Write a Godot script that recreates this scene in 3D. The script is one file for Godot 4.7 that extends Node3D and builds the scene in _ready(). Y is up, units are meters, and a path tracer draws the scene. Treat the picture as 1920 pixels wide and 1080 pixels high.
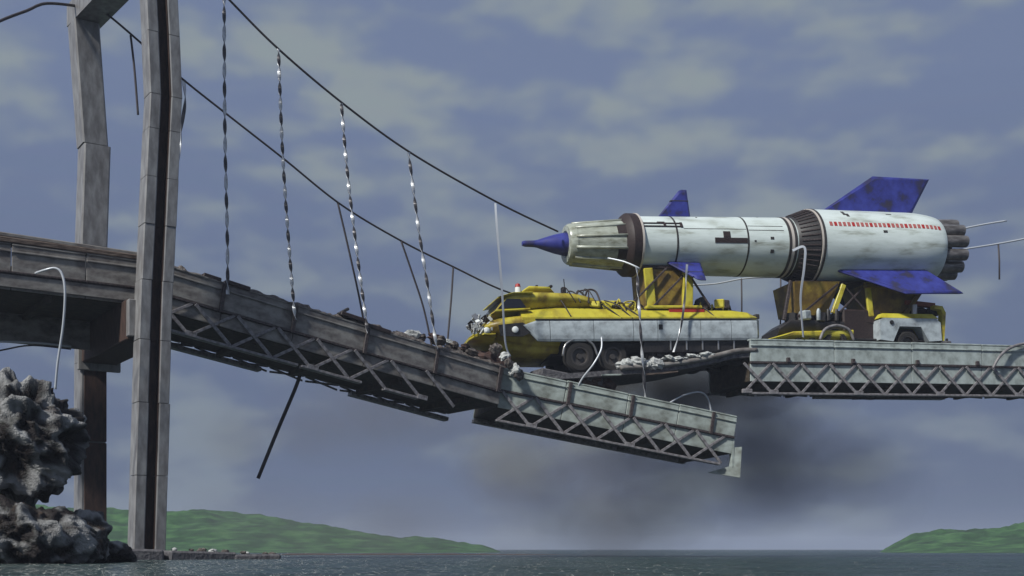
extends Node3D
# A rocket on two transporters stranded on a collapsing suspension bridge over still water.
# Metres, y up, water level at y = 0.

var M := {}
var used := {}
var boxes := {}
var rng := RandomNumberGenerator.new()

func _ready() -> void:
	rng.seed = 7
	camera_and_light()
	make_materials()
	water_and_hills()
	tower()
	spans()
	rocks()
	torn_deck()
	front_transporter()
	rear_transporter()
	rocket()
	wires()
	rubble()
	smoke()

# ------------------------------------------------------------------ camera, sky, sun
func camera_and_light() -> void:
	var cam := Camera3D.new()
	cam.name = "camera"
	cam.projection = Camera3D.PROJECTION_FRUSTUM
	cam.near = 0.1
	cam.far = 6000.0
	cam.size = 0.1 * 1080.0 / 2300.0
	cam.frustum_offset = Vector2(0, 0.1 * 490.0 / 2300.0)
	cam.position = Vector3(0, 0.25, 0)
	add_child(cam)
	cam.current = true
	var sun := DirectionalLight3D.new()
	sun.name = "sun"
	sun.light_energy = 1.35
	sun.light_color = Color(1.0, 0.995, 0.97)
	sun.light_angular_distance = 4.0
	sun.shadow_enabled = true
	add_child(sun)
	sun.look_at_from_position(Vector3(-5.0, 6.8, 5.4), Vector3.ZERO)
	var e := Environment.new()
	e.background_mode = Environment.BG_SKY
	var sky := Sky.new()
	var pano := PanoramaSkyMaterial.new()
	pano.panorama = ImageTexture.create_from_image(sky_image())
	sky.sky_material = pano
	e.sky = sky
	e.tonemap_mode = Environment.TONE_MAPPER_LINEAR
	e.tonemap_exposure = 1.0
	e.fog_enabled = true
	e.fog_density = 0.0008
	e.fog_light_color = Color(0.8, 0.84, 0.92)
	e.sdfgi_enabled = true
	e.ssao_enabled = true
	e.ssil_enabled = true
	e.volumetric_fog_enabled = true
	e.volumetric_fog_density = 0.0
	var we := WorldEnvironment.new()
	we.name = "environment"
	we.environment = e
	add_child(we)

func sky_image() -> Image:
	# soft grey-green cloud bands on a slate blue sky, the same all the way round
	var w := 2048
	var h := 1024
	var n1 := FastNoiseLite.new()
	n1.seed = 11
	n1.noise_type = FastNoiseLite.TYPE_SIMPLEX_SMOOTH
	n1.frequency = 0.017
	n1.fractal_octaves = 4
	n1.fractal_gain = 0.55
	n1.domain_warp_enabled = true
	n1.domain_warp_amplitude = 14.0
	n1.domain_warp_frequency = 0.02
	var n2 := FastNoiseLite.new()
	n2.seed = 23
	n2.noise_type = FastNoiseLite.TYPE_SIMPLEX_SMOOTH
	n2.frequency = 0.008
	n2.fractal_octaves = 2
	var a := n1.get_seamless_image(w, h * 3, false, false, 0.08, false).get_data()
	var b := n2.get_seamless_image(w, h, false, false, 0.08, false).get_data()
	var out := PackedByteArray()
	out.resize(w * h * 3)
	var lo := Color(94 / 255.0, 106 / 255.0, 132 / 255.0)
	var hi := Color(112 / 255.0, 126 / 255.0, 156 / 255.0)
	var cl := Color(144 / 255.0, 154 / 255.0, 158 / 255.0)
	for y in h:
		var el := 0.5 - (y + 0.5) / h           # of half a turn: 0 horizon
		var t := clampf(el * 180.0 / 20.0, 0.0, 1.0)
		var base := lo.lerp(hi, t)
		var thin := 0.55 + 0.45 * t
		for x in w:
			var v := a[(y * 3) * w + x] / 255.0 * 0.72 + b[y * w + x] / 255.0 * 0.28
			var k := smoothstep(0.43, 0.70, v) * 0.9 * thin
			var c := base.lerp(cl, k)
			var i := (y * w + x) * 3
			out[i] = int(c.r * 255.0)
			out[i + 1] = int(c.g * 255.0)
			out[i + 2] = int(c.b * 255.0)
	return Image.create_from_data(w, h, false, Image.FORMAT_RGB8, out)

# ------------------------------------------------------------------ helpers: things, parts, materials
func plain_name(called: String) -> String:
	used[called] = used.get(called, -1) + 1
	return called if used[called] == 0 else "%s_%03d" % [called, used[called]]

func tag(o: Node, label: String, category: String, group := "", kind := "") -> void:
	if label: o.set_meta("label", label)
	if category: o.set_meta("category", category)
	if group: o.set_meta("group", group)
	if kind: o.set_meta("kind", kind)

func thing(called: String, label: String, category: String, at := Vector3.ZERO, basis_ := Basis.IDENTITY, group := "", kind := "") -> Node3D:
	var o := Node3D.new()
	o.name = plain_name(called)
	add_child(o)
	o.transform = Transform3D(basis_, at)
	tag(o, label, category, group, kind)
	return o

func part(called: String, mesh: Mesh, m: Material, parent: Node, at := Vector3.ZERO, basis_ := Basis.IDENTITY) -> MeshInstance3D:
	var o := MeshInstance3D.new()
	o.name = called
	o.mesh = mesh
	o.material_override = m
	parent.add_child(o, true)
	o.transform = Transform3D(basis_, at)
	return o

func solo(called: String, mesh: Mesh, m: Material, label: String, category: String, at := Vector3.ZERO, group := "", kind := "", basis_ := Basis.IDENTITY) -> MeshInstance3D:
	var o := part(plain_name(called), mesh, m, self, at, basis_)
	tag(o, label, category, group, kind)
	return o

func yaw(deg: float) -> Basis:
	return Basis(Vector3.UP, deg_to_rad(deg))

func tilt(x: float, y: float, z: float) -> Basis:
	return Basis.from_euler(Vector3(deg_to_rad(x), deg_to_rad(y), deg_to_rad(z)))

func noise_tex(seed_: int, freq: float, stops: Array, oct := 5, size := 512, kind := FastNoiseLite.TYPE_SIMPLEX_SMOOTH) -> NoiseTexture2D:
	var n := FastNoiseLite.new()
	n.seed = seed_
	n.frequency = freq
	n.noise_type = kind
	n.fractal_octaves = oct
	n.fractal_gain = 0.6
	var t := NoiseTexture2D.new()
	t.width = size
	t.height = size
	t.seamless = true
	t.seamless_blend_skirt = 0.15
	t.noise = n
	if stops.size():
		var g := Gradient.new()
		var offs := PackedFloat32Array()
		var cols := PackedColorArray()
		for s in stops:
			offs.append(s[0])
			cols.append(s[1])
		g.offsets = offs
		g.colors = cols
		t.color_ramp = g
	return t

func rgb(r: int, g: int, b: int) -> Color:
	return Color(r / 255.0, g / 255.0, b / 255.0)

func mat(key: String, stops: Array, rough: float, freq := 0.012, scale_ := Vector3(0.5, 0.5, 0.5), metal := 0.0, bump := 0.0, seed_ := 1) -> StandardMaterial3D:
	var m := StandardMaterial3D.new()
	m.resource_name = key
	m.albedo_texture = noise_tex(seed_, freq, stops)
	m.uv1_triplanar = true
	m.uv1_scale = scale_
	m.roughness = rough
	m.metallic = metal
	if bump > 0.0:
		m.heightmap_enabled = true
		m.heightmap_texture = noise_tex(seed_ + 50, freq * 3.0, [], 5, 256)
		m.heightmap_scale = bump
	M[key] = m
	return m

func flat(key: String, c: Color, rough: float, metal := 0.0) -> StandardMaterial3D:
	var m := StandardMaterial3D.new()
	m.resource_name = key
	m.albedo_color = c
	m.roughness = rough
	m.metallic = metal
	M[key] = m
	return m

func make_materials() -> void:
	# bridge
	mat("panel", [[0.0, rgb(112, 118, 115)], [0.34, rgb(146, 154, 150)], [0.55, rgb(162, 171, 168)], [1.0, rgb(178, 188, 185)]], 0.4, 0.007, Vector3(0.5, 0.5, 0.5), 0.0, 0.0, 3)
	mat("panel_soiled", [[0.0, rgb(78, 71, 68)], [0.36, rgb(110, 105, 102)], [0.6, rgb(128, 124, 120)], [1.0, rgb(150, 148, 143)]], 0.75, 0.006, Vector3(0.5, 0.8, 0.5), 0.0, 0.5, 4)
	mat("panel_cream", [[0.0, rgb(104, 106, 98)], [0.35, rgb(138, 144, 138)], [0.6, rgb(152, 160, 154)], [1.0, rgb(174, 183, 178)]], 0.55, 0.006, Vector3(0.5, 0.7, 0.5), 0.0, 0.3, 5)
	mat("bar", [[0.0, rgb(70, 64, 63)], [0.45, rgb(114, 110, 112)], [1.0, rgb(152, 150, 152)]], 0.5, 0.012, Vector3(0.8, 0.8, 0.8), 0.0, 0.0, 6)
	mat("chord_dark", [[0.0, rgb(30, 24, 24)], [0.5, rgb(58, 48, 48)], [1.0, rgb(92, 82, 80)]], 0.6, 0.02, Vector3(0.8, 0.8, 0.8), 0.0, 0.0, 7)
	mat("deck", [[0.0, rgb(38, 32, 25)], [0.5, rgb(56, 47, 36)], [1.0, rgb(78, 68, 55)]], 0.85, 0.014, Vector3(0.5, 0.5, 0.5), 0.0, 0.8, 8)
	mat("plank", [[0.0, rgb(48, 38, 33)], [0.5, rgb(88, 74, 66)], [1.0, rgb(128, 116, 106)]], 0.85, 0.02, Vector3(0.25, 1.5, 1.5), 0.0, 0.6, 9)
	mat("tower", [[0.0, rgb(94, 91, 90)], [0.4, rgb(119, 117, 117)], [0.6, rgb(131, 130, 130)], [1.0, rgb(152, 152, 152)]], 0.4, 0.006, Vector3(0.8, 0.3, 0.8), 0.0, 0.3, 10)
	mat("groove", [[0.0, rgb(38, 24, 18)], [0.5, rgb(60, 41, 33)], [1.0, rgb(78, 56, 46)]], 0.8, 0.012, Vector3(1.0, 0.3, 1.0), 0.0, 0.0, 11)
	# vehicles
	mat("yellow", [[0.0, rgb(118, 96, 36)], [0.24, rgb(164, 146, 44)], [0.44, rgb(190, 178, 54)], [1.0, rgb(210, 201, 84)]], 0.36, 0.006, Vector3(0.4, 0.4, 0.4), 0.0, 0.0, 13)
	mat("cab_yellow", [[0.0, rgb(88, 66, 32)], [0.32, rgb(134, 112, 42)], [0.52, rgb(176, 160, 54)], [1.0, rgb(204, 194, 84)]], 0.4, 0.006, Vector3(0.45, 0.45, 0.45), 0.0, 0.0, 27)
	mat("shaded_yellow", [[0.0, rgb(76, 58, 26)], [0.4, rgb(104, 82, 30)], [0.65, rgb(126, 104, 36)], [1.0, rgb(156, 136, 46)]], 0.6, 0.006, Vector3(0.5, 0.5, 0.5), 0.0, 0.0, 26)  # yellow paint with the shade under the rocket put into its colour
	mat("white", [[0.0, rgb(122, 126, 128)], [0.32, rgb(158, 166, 170)], [0.55, rgb(174, 183, 187)], [1.0, rgb(194, 203, 207)]], 0.36, 0.008, Vector3(0.5, 0.6, 0.5), 0.0, 0.0, 14)
	mat("hull", [[0.0, rgb(132, 134, 122)], [0.22, rgb(176, 184, 176)], [0.42, rgb(202, 212, 208)], [1.0, rgb(224, 234, 232)]], 0.3, 0.006, Vector3(0.16, 0.8, 0.8), 0.0, 0.0, 15)
	mat("capsule", [[0.0, rgb(104, 102, 84)], [0.4, rgb(152, 156, 142)], [1.0, rgb(196, 202, 192)]], 0.25, 0.012, Vector3(0.3, 0.9, 0.9), 0.0, 0.0, 16)
	mat("blue", [[0.0, rgb(54, 46, 58)], [0.34, rgb(46, 46, 88)], [0.48, rgb(46, 50, 124)], [1.0, rgb(62, 70, 156)]], 0.45, 0.0045, Vector3(0.5, 0.5, 0.5), 0.0, 0.0, 17)
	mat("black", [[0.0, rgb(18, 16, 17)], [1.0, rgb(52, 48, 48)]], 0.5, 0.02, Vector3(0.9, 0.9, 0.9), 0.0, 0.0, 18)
	mat("brown_black", [[0.0, rgb(28, 18, 18)], [1.0, rgb(62, 46, 42)]], 0.6, 0.02, Vector3(0.9, 0.9, 0.9), 0.0, 0.0, 19)
	mat("engine", [[0.0, rgb(60, 56, 54)], [0.5, rgb(108, 104, 102)], [1.0, rgb(158, 154, 152)]], 0.3, 0.010, Vector3(0.3, 1.2, 1.2), 0.3, 0.0, 20)
	mat("rubber", [[0.0, rgb(22, 20, 20)], [1.0, rgb(50, 46, 44)]], 0.8, 0.03, Vector3(1.2, 1.2, 1.2), 0.0, 0.0, 21)
	flat("steel", rgb(176, 174, 172), 0.3, 0.8)
	flat("rim_dark", rgb(72, 68, 66), 0.5, 0.3)
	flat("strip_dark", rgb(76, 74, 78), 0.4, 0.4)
	flat("red", rgb(166, 44, 38), 0.45)
	flat("red_faded", rgb(168, 92, 86), 0.5)
	flat("orange", rgb(128, 66, 36), 0.55)
	flat("dark_glass", rgb(30, 32, 42), 0.1)
	flat("line", rgb(52, 48, 46), 0.6)
	flat("trim", rgb(190, 182, 174), 0.4)
	flat("lamp", rgb(225, 228, 226), 0.12)
	# wires
	flat("cable", rgb(64, 58, 60), 0.6, 0.2)
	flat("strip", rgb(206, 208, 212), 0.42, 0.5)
	flat("strip_white", rgb(190, 194, 200), 0.35, 0.2)
	# ground
	mat("rubble", [[0.0, rgb(44, 38, 36)], [0.5, rgb(92, 84, 80)], [1.0, rgb(150, 146, 140)]], 0.9, 0.02, Vector3(0.9, 0.9, 0.9), 0.0, 1.5, 22)
	mat("foam", [[0.0, rgb(120, 118, 116)], [0.5, rgb(176, 178, 176)], [1.0, rgb(214, 216, 214)]], 0.9, 0.02, Vector3(1.0, 1.0, 1.0), 0.0, 1.5, 25)
	mat("earth", [[0.0, rgb(40, 27, 25)], [0.5, rgb(70, 50, 45)], [1.0, rgb(98, 80, 73)]], 0.95, 0.02, Vector3(0.7, 0.7, 0.7), 0.0, 2.0, 23)
	mat("slab", [[0.0, rgb(52, 50, 54)], [0.5, rgb(84, 82, 86)], [1.0, rgb(118, 116, 116)]], 0.8, 0.02, Vector3(0.6, 0.6, 0.6), 0.0, 1.5, 24)

# ------------------------------------------------------------------ helpers: meshes
func begin(smooth := false) -> SurfaceTool:
	var st := SurfaceTool.new()
	st.begin(Mesh.PRIMITIVE_TRIANGLES)
	st.set_smooth_group(0 if smooth else -1)
	return st

func done(st: SurfaceTool) -> ArrayMesh:
	st.generate_normals()
	return st.commit()

func tri(st: SurfaceTool, a: Vector3, b: Vector3, c: Vector3, out: Vector3) -> void:
	var n := (b - a).cross(c - a)
	if n.length_squared() < 1e-14: return
	st.add_vertex(a)
	if n.dot(out) > 0.0:
		st.add_vertex(c)
		st.add_vertex(b)
	else:
		st.add_vertex(b)
		st.add_vertex(c)

func quad(st: SurfaceTool, a: Vector3, b: Vector3, c: Vector3, d: Vector3, out: Vector3) -> void:
	tri(st, a, b, c, out)
	tri(st, a, c, d, out)

func bbox(s: Vector3, bev := 0.012) -> ArrayMesh:
	var key := "%.3f %.3f %.3f %.3f" % [s.x, s.y, s.z, bev]
	if boxes.has(key): return boxes[key]
	var h := s * 0.5
	bev = minf(bev, minf(h.x, minf(h.y, h.z)) * 0.8)
	var st := begin()
	var p := func(sg: Vector3, ax: int) -> Vector3:
		var q := h - Vector3(bev, bev, bev)
		q[ax] = h[ax]
		return q * sg
	for ax in 3:
		var b := (ax + 1) % 3
		var c := (ax + 2) % 3
		for s1 in [-1.0, 1.0]:
			var g := []
			for k in [[-1.0, -1.0], [1.0, -1.0], [1.0, 1.0], [-1.0, 1.0]]:
				var sg := Vector3.ZERO
				sg[ax] = s1
				sg[b] = k[0]
				sg[c] = k[1]
				g.append(p.call(sg, ax))
			var o := Vector3.ZERO
			o[ax] = s1
			quad(st, g[0], g[1], g[2], g[3], o)
			for s2 in [-1.0, 1.0]:
				var u := Vector3.ZERO
				u[ax] = s1
				u[b] = s2
				u[c] = -1.0
				var v := u
				v[c] = 1.0
				quad(st, p.call(u, ax), p.call(v, ax), p.call(v, b), p.call(u, b), u + v)
	for sx in [-1.0, 1.0]:
		for sy in [-1.0, 1.0]:
			for sz in [-1.0, 1.0]:
				var sg := Vector3(sx, sy, sz)
				tri(st, p.call(sg, 0), p.call(sg, 1), p.call(sg, 2), sg)
	boxes[key] = done(st)
	return boxes[key]

func beam(called: String, a: Vector3, b: Vector3, w: float, t: float, m: Material, parent: Node, bev := 0.008) -> MeshInstance3D:
	# a straight bar from a to b in the parent's own axes, w across in the x-y plane and t deep in z
	var d := b - a
	var x := d.normalized()
	var z := Vector3.BACK - x * x.dot(Vector3.BACK)
	z = z.normalized() if z.length() > 0.05 else Vector3.UP
	return part(called, bbox(Vector3(snappedf(d.length(), 0.001), w, t), bev), m, parent, (a + b) * 0.5, Basis(x, z.cross(x), z))

func prism(poly: PackedVector2Array, z0: float, z1: float) -> ArrayMesh:
	var st := begin()
	var idx := Geometry2D.triangulate_polygon(poly)
	for i in range(0, idx.size(), 3):
		for z in [z0, z1]:
			tri(st, Vector3(poly[idx[i]].x, poly[idx[i]].y, z), Vector3(poly[idx[i + 1]].x, poly[idx[i + 1]].y, z), Vector3(poly[idx[i + 2]].x, poly[idx[i + 2]].y, z), Vector3(0, 0, z - (z0 + z1) * 0.5))
	var cw := Geometry2D.is_polygon_clockwise(poly)
	for i in poly.size():
		var a := poly[i]
		var b := poly[(i + 1) % poly.size()]
		var nrm := (b - a).orthogonal() * (1.0 if cw else -1.0)
		quad(st, Vector3(a.x, a.y, z0), Vector3(b.x, b.y, z0), Vector3(b.x, b.y, z1), Vector3(a.x, a.y, z1), Vector3(-nrm.x, -nrm.y, 0) if Geometry2D.is_point_in_polygon((a + b) * 0.5 + nrm.normalized() * 0.002, poly) else Vector3(nrm.x, nrm.y, 0))
	return done(st)

func pillar(poly: PackedVector2Array, y0: float, y1: float, o0: Vector2, o1: Vector2) -> ArrayMesh:
	# plan outline (x, z) drawn up from y0 to y1, its top set over by o1 - o0
	var st := begin()
	var idx := Geometry2D.triangulate_polygon(poly)
	var at := func(v: Vector2, y: float, o: Vector2) -> Vector3: return Vector3(v.x + o.x, y, v.y + o.y)
	for i in range(0, idx.size(), 3):
		tri(st, at.call(poly[idx[i]], y0, o0), at.call(poly[idx[i + 1]], y0, o0), at.call(poly[idx[i + 2]], y0, o0), Vector3.DOWN)
		tri(st, at.call(poly[idx[i]], y1, o1), at.call(poly[idx[i + 1]], y1, o1), at.call(poly[idx[i + 2]], y1, o1), Vector3.UP)
	for i in poly.size():
		var a := poly[i]
		var b := poly[(i + 1) % poly.size()]
		var nrm := (b - a).orthogonal()
		if Geometry2D.is_point_in_polygon((a + b) * 0.5 + nrm.normalized() * 0.002, poly): nrm = -nrm
		quad(st, at.call(a, y0, o0), at.call(b, y0, o0), at.call(b, y1, o1), at.call(a, y1, o1), Vector3(nrm.x, 0, nrm.y))
	return done(st)

func lathe(prof: Array, seg := 40, smooth := true, squeeze := 1.0) -> ArrayMesh:
	# profile of [x, radius] turned about the x axis
	var st := begin(smooth)
	var group := 0
	for i in prof.size() - 1:
		var dir := Vector2(prof[i + 1][0] - prof[i][0], prof[i + 1][1] - prof[i][1])
		if smooth and i:
			var was := Vector2(prof[i][0] - prof[i - 1][0], prof[i][1] - prof[i - 1][1])
			if absf(dir.angle_to(was)) > 0.55: group += 1
			st.set_smooth_group(group)
		for k in seg:
			var a0 := TAU * k / seg
			var a1 := TAU * (k + 1) / seg
			var p := func(q: Array, a: float) -> Vector3: return Vector3(q[0], q[1] * cos(a), q[1] * sin(a) * squeeze)
			var m := Vector3(-dir.y, cos((a0 + a1) * 0.5) * dir.x, sin((a0 + a1) * 0.5) * dir.x)
			quad(st, p.call(prof[i], a0), p.call(prof[i], a1), p.call(prof[i + 1], a1), p.call(prof[i + 1], a0), m)
	return done(st)

func tube(pts: Array, r: float, sides := 7) -> ArrayMesh:
	var st := begin(true)
	var rings := []
	var up := Vector3(0.13, 0.2, 0.97).normalized()
	for i in pts.size():
		var d: Vector3 = (pts[mini(i + 1, pts.size() - 1)] - pts[maxi(i - 1, 0)]).normalized()
		var sx := d.cross(up)
		if sx.length() < 0.1: sx = d.cross(Vector3.RIGHT)
		sx = sx.normalized()
		up = sx.cross(d).normalized()
		var ring := []
		for k in sides:
			var a := TAU * k / sides
			ring.append(pts[i] + (sx * cos(a) + up * sin(a)) * r)
		rings.append(ring)
	for i in rings.size() - 1:
		for k in sides:
			var j := (k + 1) % sides
			quad(st, rings[i][k], rings[i][j], rings[i + 1][j], rings[i + 1][k], (rings[i][k] + rings[i][j]) * 0.5 - pts[i])
	for e in [0, rings.size() - 1]:
		for k in range(1, sides - 1):
			tri(st, rings[e][0], rings[e][k], rings[e][k + 1], (pts[e] - pts[1 if e == 0 else e - 1]))
	return done(st)

func smooth_path(pts: Array, step := 0.12) -> Array:
	var c := Curve3D.new()
	c.bake_interval = step
	for i in pts.size():
		var t: Vector3 = (pts[mini(i + 1, pts.size() - 1)] - pts[maxi(i - 1, 0)]) / 6.0
		c.add_point(pts[i], -t, t)
	return Array(c.get_baked_points())

func ribbon(pts: Array, w: float, th: float, turns: float, phase := 0.0, off := 0.0) -> ArrayMesh:
	# a flat strip twisted about its own length
	var st := begin()
	var rings := []
	var mids := []
	var run := 0.0
	for i in pts.size():
		if i: run += pts[i].distance_to(pts[i - 1])
		var d: Vector3 = (pts[mini(i + 1, pts.size() - 1)] - pts[maxi(i - 1, 0)]).normalized()
		var sx := d.cross(Vector3.BACK).normalized()
		var sz := sx.cross(d).normalized()
		var a := run * turns * TAU + phase
		var u := sx * cos(a) + sz * sin(a)
		var v := sz * cos(a) - sx * sin(a)
		var q: Vector3 = pts[i] + v * off
		mids.append(q)
		rings.append([q + u * w + v * th, q - u * w + v * th, q - u * w - v * th, q + u * w - v * th])
	for i in rings.size() - 1:
		for k in 4:
			var j := (k + 1) % 4
			quad(st, rings[i][k], rings[i][j], rings[i + 1][j], rings[i + 1][k], (rings[i][k] + rings[i][j]) * 0.5 - mids[i])
	for e in [0, rings.size() - 1]:
		quad(st, rings[e][0], rings[e][1], rings[e][2], rings[e][3], pts[e] - pts[1 if e == 0 else e - 1])
	return done(st)

func hanger(pts: Array, w: float, turns: float, phase: float, label: String, front := "strip") -> void:
	# a twisted metal strip, glints painted in as one bright and one dark face
	var path := smooth_path(pts, 0.045)
	var t := thing("hanger_strip", label, "hanger", Vector3.ZERO, Basis.IDENTITY, "twisted hanger strips")
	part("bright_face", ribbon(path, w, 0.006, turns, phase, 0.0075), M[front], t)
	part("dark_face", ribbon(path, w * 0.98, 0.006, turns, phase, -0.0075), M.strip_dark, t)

func round_rect(x: float, y0: float, y1: float, hw: float, r: float, n := 4) -> Array:
	var out := []
	r = minf(r, minf(hw, (y1 - y0) * 0.5) * 0.98)
	for c in [[1, 1, 0.0], [1, -1, 0.5], [-1, -1, 1.0], [-1, 1, 1.5]]:
		for k in n + 1:
			var a: float = (c[2] + 0.5 * k / n) * PI
			var cy: float = y1 - r if c[0] > 0 else y0 + r
			var cz: float = (hw - r) * c[1]
			out.append(Vector3(x, cy + cos(a) * r, cz + sin(a) * r))
	# corners run top-right, top-left, bottom-left, bottom-right; sort about the middle
	var mid := Vector3(x, (y0 + y1) * 0.5, 0)
	out.sort_custom(func(p, q): return atan2(p.z - mid.z, p.y - mid.y) < atan2(q.z - mid.z, q.y - mid.y))
	return out

func loft(rings: Array, smooth := true) -> ArrayMesh:
	var st := begin(smooth)
	var n: int = rings[0].size()
	var mids := []
	for r in rings:
		var s := Vector3.ZERO
		for p in r: s += p
		mids.append(s / n)
	for i in rings.size() - 1:
		for k in n:
			var j := (k + 1) % n
			var c: Vector3 = (rings[i][k] + rings[i + 1][j]) * 0.5 - (mids[i] + mids[i + 1]) * 0.5
			quad(st, rings[i][k], rings[i][j], rings[i + 1][j], rings[i + 1][k], c)
	for e in [0, rings.size() - 1]:
		if smooth: st.set_smooth_group(5 + e)
		for k in n:
			tri(st, mids[e], rings[e][k], rings[e][(k + 1) % n], mids[e] - mids[1 if e == 0 else e - 1])
	return done(st)

func patch(rad: Callable, x0: float, x1: float, a0: float, a1: float, lift: float, nx := 2, na := 6) -> ArrayMesh:
	# a thin plate bent over a body of revolution about x; angles in degrees, 0 towards +z, 90 up
	var st := begin()
	var p := func(i: int, k: int, top: bool) -> Vector3:
		var x := lerpf(x0, x1, float(i) / nx)
		var a := deg_to_rad(lerpf(a0, a1, float(k) / na))
		var r: float = rad.call(x) + (lift if top else -0.02)
		return Vector3(x, r * sin(a), r * cos(a))
	for i in nx:
		for k in na:
			var q: Vector3 = p.call(i, k, true)
			quad(st, q, p.call(i + 1, k, true), p.call(i + 1, k + 1, true), p.call(i, k + 1, true), Vector3(0, q.y, q.z))
	for i in nx:
		for k in [0, na]:
			var q: Vector3 = p.call(i, k, true) - p.call(i, na - k, true)
			quad(st, p.call(i, k, true), p.call(i + 1, k, true), p.call(i + 1, k, false), p.call(i, k, false), q)
	for k in na:
		for i in [0, nx]:
			quad(st, p.call(i, k, true), p.call(i, k + 1, true), p.call(i, k + 1, false), p.call(i, k, false), Vector3(1 if i else -1, 0, 0))
	return done(st)

func stone(seed_: int, size: Vector3, rough: float, nu := 14, nv := 9) -> ArrayMesh:
	var n := FastNoiseLite.new()
	n.seed = seed_
	n.frequency = 0.9
	n.fractal_octaves = 3
	var st := begin()
	var p := func(i: int, k: int) -> Vector3:
		var a := TAU * (i % nu) / nu
		var b := PI * k / nv - PI * 0.5
		var d := Vector3(cos(b) * cos(a), sin(b), cos(b) * sin(a))
		if k == 0 or k == nv: d = Vector3(0, signf(b), 0)
		var q := d * (1.0 + rough * n.get_noise_3dv(d * 1.6 + Vector3(seed_ * 3.1, 0, 0)))
		var m := maxf(absf(q.x), maxf(absf(q.y), absf(q.z)))
		q = q.lerp(q / m, 0.25)
		return q * size
	for i in nu:
		for k in nv:
			var q: Vector3 = p.call(i, k) + p.call(i + 1, k + 1)
			quad(st, p.call(i, k), p.call(i + 1, k), p.call(i + 1, k + 1), p.call(i, k + 1), q)
	return done(st)

# ------------------------------------------------------------------ setting
func water_and_hills() -> void:
	var wm := StandardMaterial3D.new()
	wm.resource_name = "water"
	wm.albedo_texture = noise_tex(31, 0.01, [[0.0, rgb(26, 44, 42)], [0.5, rgb(38, 58, 56)], [1.0, rgb(58, 80, 78)]])
	wm.uv1_triplanar = true
	wm.uv1_world_triplanar = true
	wm.uv1_scale = Vector3(0.16, 0.16, 0.4)
	wm.roughness = 0.22
	wm.heightmap_enabled = true
	wm.heightmap_texture = noise_tex(32, 0.035, [], 4, 512)
	wm.heightmap_scale = 15.0
	# near part with real chop, then a flat sheet to the horizon
	var n := FastNoiseLite.new()
	n.seed = 40
	n.frequency = 0.55
	n.fractal_octaves = 4
	var st := begin(true)
	var p := func(x: float, d: float) -> Vector3:
		var amp := 0.035 * clampf((90.0 - d) / 60.0, 0.0, 1.0)
		return Vector3(x, amp * n.get_noise_2d(x * 0.8, d * 1.3), -d)
	var ds := [-60.0, -10.0, 4.0]
	var d := 6.0
	while d < 70.0:
		ds.append(d)
		d *= 1.012
	ds.append_array([75.0, 90.0, 140.0, 300.0, 700.0, 1600.0])
	var xs := []
	for i in 161: xs.append((i - 80) / 80.0)
	for i in ds.size() - 1:
		for k in xs.size() - 1:
			var w0: float = 40.0 if ds[i] < 75.0 else ds[i] * 1.6
			var w1: float = 40.0 if ds[i + 1] < 75.0 else ds[i + 1] * 1.6
			quad(st, p.call(xs[k] * w0, ds[i]), p.call(xs[k + 1] * w0, ds[i]), p.call(xs[k + 1] * w1, ds[i + 1]), p.call(xs[k] * w1, ds[i + 1]), Vector3.UP)
	solo("water", done(st), wm, "dark green water with low ripples under the bridge", "water", Vector3.ZERO, "", "structure")

	var gm := StandardMaterial3D.new()
	gm.resource_name = "grass_hill"
	gm.albedo_texture = noise_tex(33, 0.012, [[0.0, rgb(30, 48, 36)], [0.4, rgb(44, 74, 46)], [0.6, rgb(60, 96, 56)], [1.0, rgb(92, 120, 78)]])
	gm.uv1_triplanar = true
	gm.uv1_world_triplanar = true
	gm.uv1_scale = Vector3(0.05, 0.05, 0.05)
	gm.roughness = 0.95
	hill("hill", "green hill on the far shore behind the tower", gm, -70.0, -0.2, 112.0, 41,
		[[-70, 5.0], [-52, 4.6], [-44, 4.4], [-36, 3.9], [-31, 3.6], [-28, 3.75], [-25.3, 3.45], [-22, 3.05], [-19, 2.6], [-13.4, 1.9], [-7.7, 1.3], [-2.9, 0.7], [-0.2, -0.1]])
	hill("hill", "lower green hill on the far shore beyond the rear transporter", gm, 33.0, 95.0, 112.0, 42,
		[[33, -0.1], [35, 0.75], [37, 1.45], [40, 1.95], [43.4, 2.2], [46.7, 2.7], [60, 3.6], [75, 3.0], [95, 2.0]])
	# low muddy bank off the tower foot
	var bank := begin()
	var prev := []
	for i in 61:
		var x := lerpf(-10.6, 4.5, i / 60.0)
		var hgt := 0.09 * (0.55 + 0.45 * n.get_noise_2d(x * 1.4, 3.0)) * smoothstep(0.0, 0.06, i / 60.0) * smoothstep(1.0, 0.5, i / 60.0) + 0.004
		var z := -55.0 + 0.8 * n.get_noise_2d(x * 0.3, 9.0)
		var row := [Vector3(x, -0.05, z + 1.0), Vector3(x, hgt * 0.7, z + 0.5), Vector3(x, hgt, z), Vector3(x, hgt * 0.6, z - 0.9), Vector3(x, -0.05, z - 1.4)]
		if prev.size():
			for k in 4: quad(bank, prev[k], prev[k + 1], row[k + 1], row[k], Vector3(0, 1, 0.6 if k < 2 else -0.3))
		prev = row
	solo("mud_bank", done(bank), M.earth, "low dark mud bank lying just above the water", "mud bank", Vector3.ZERO, "", "structure")

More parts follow.
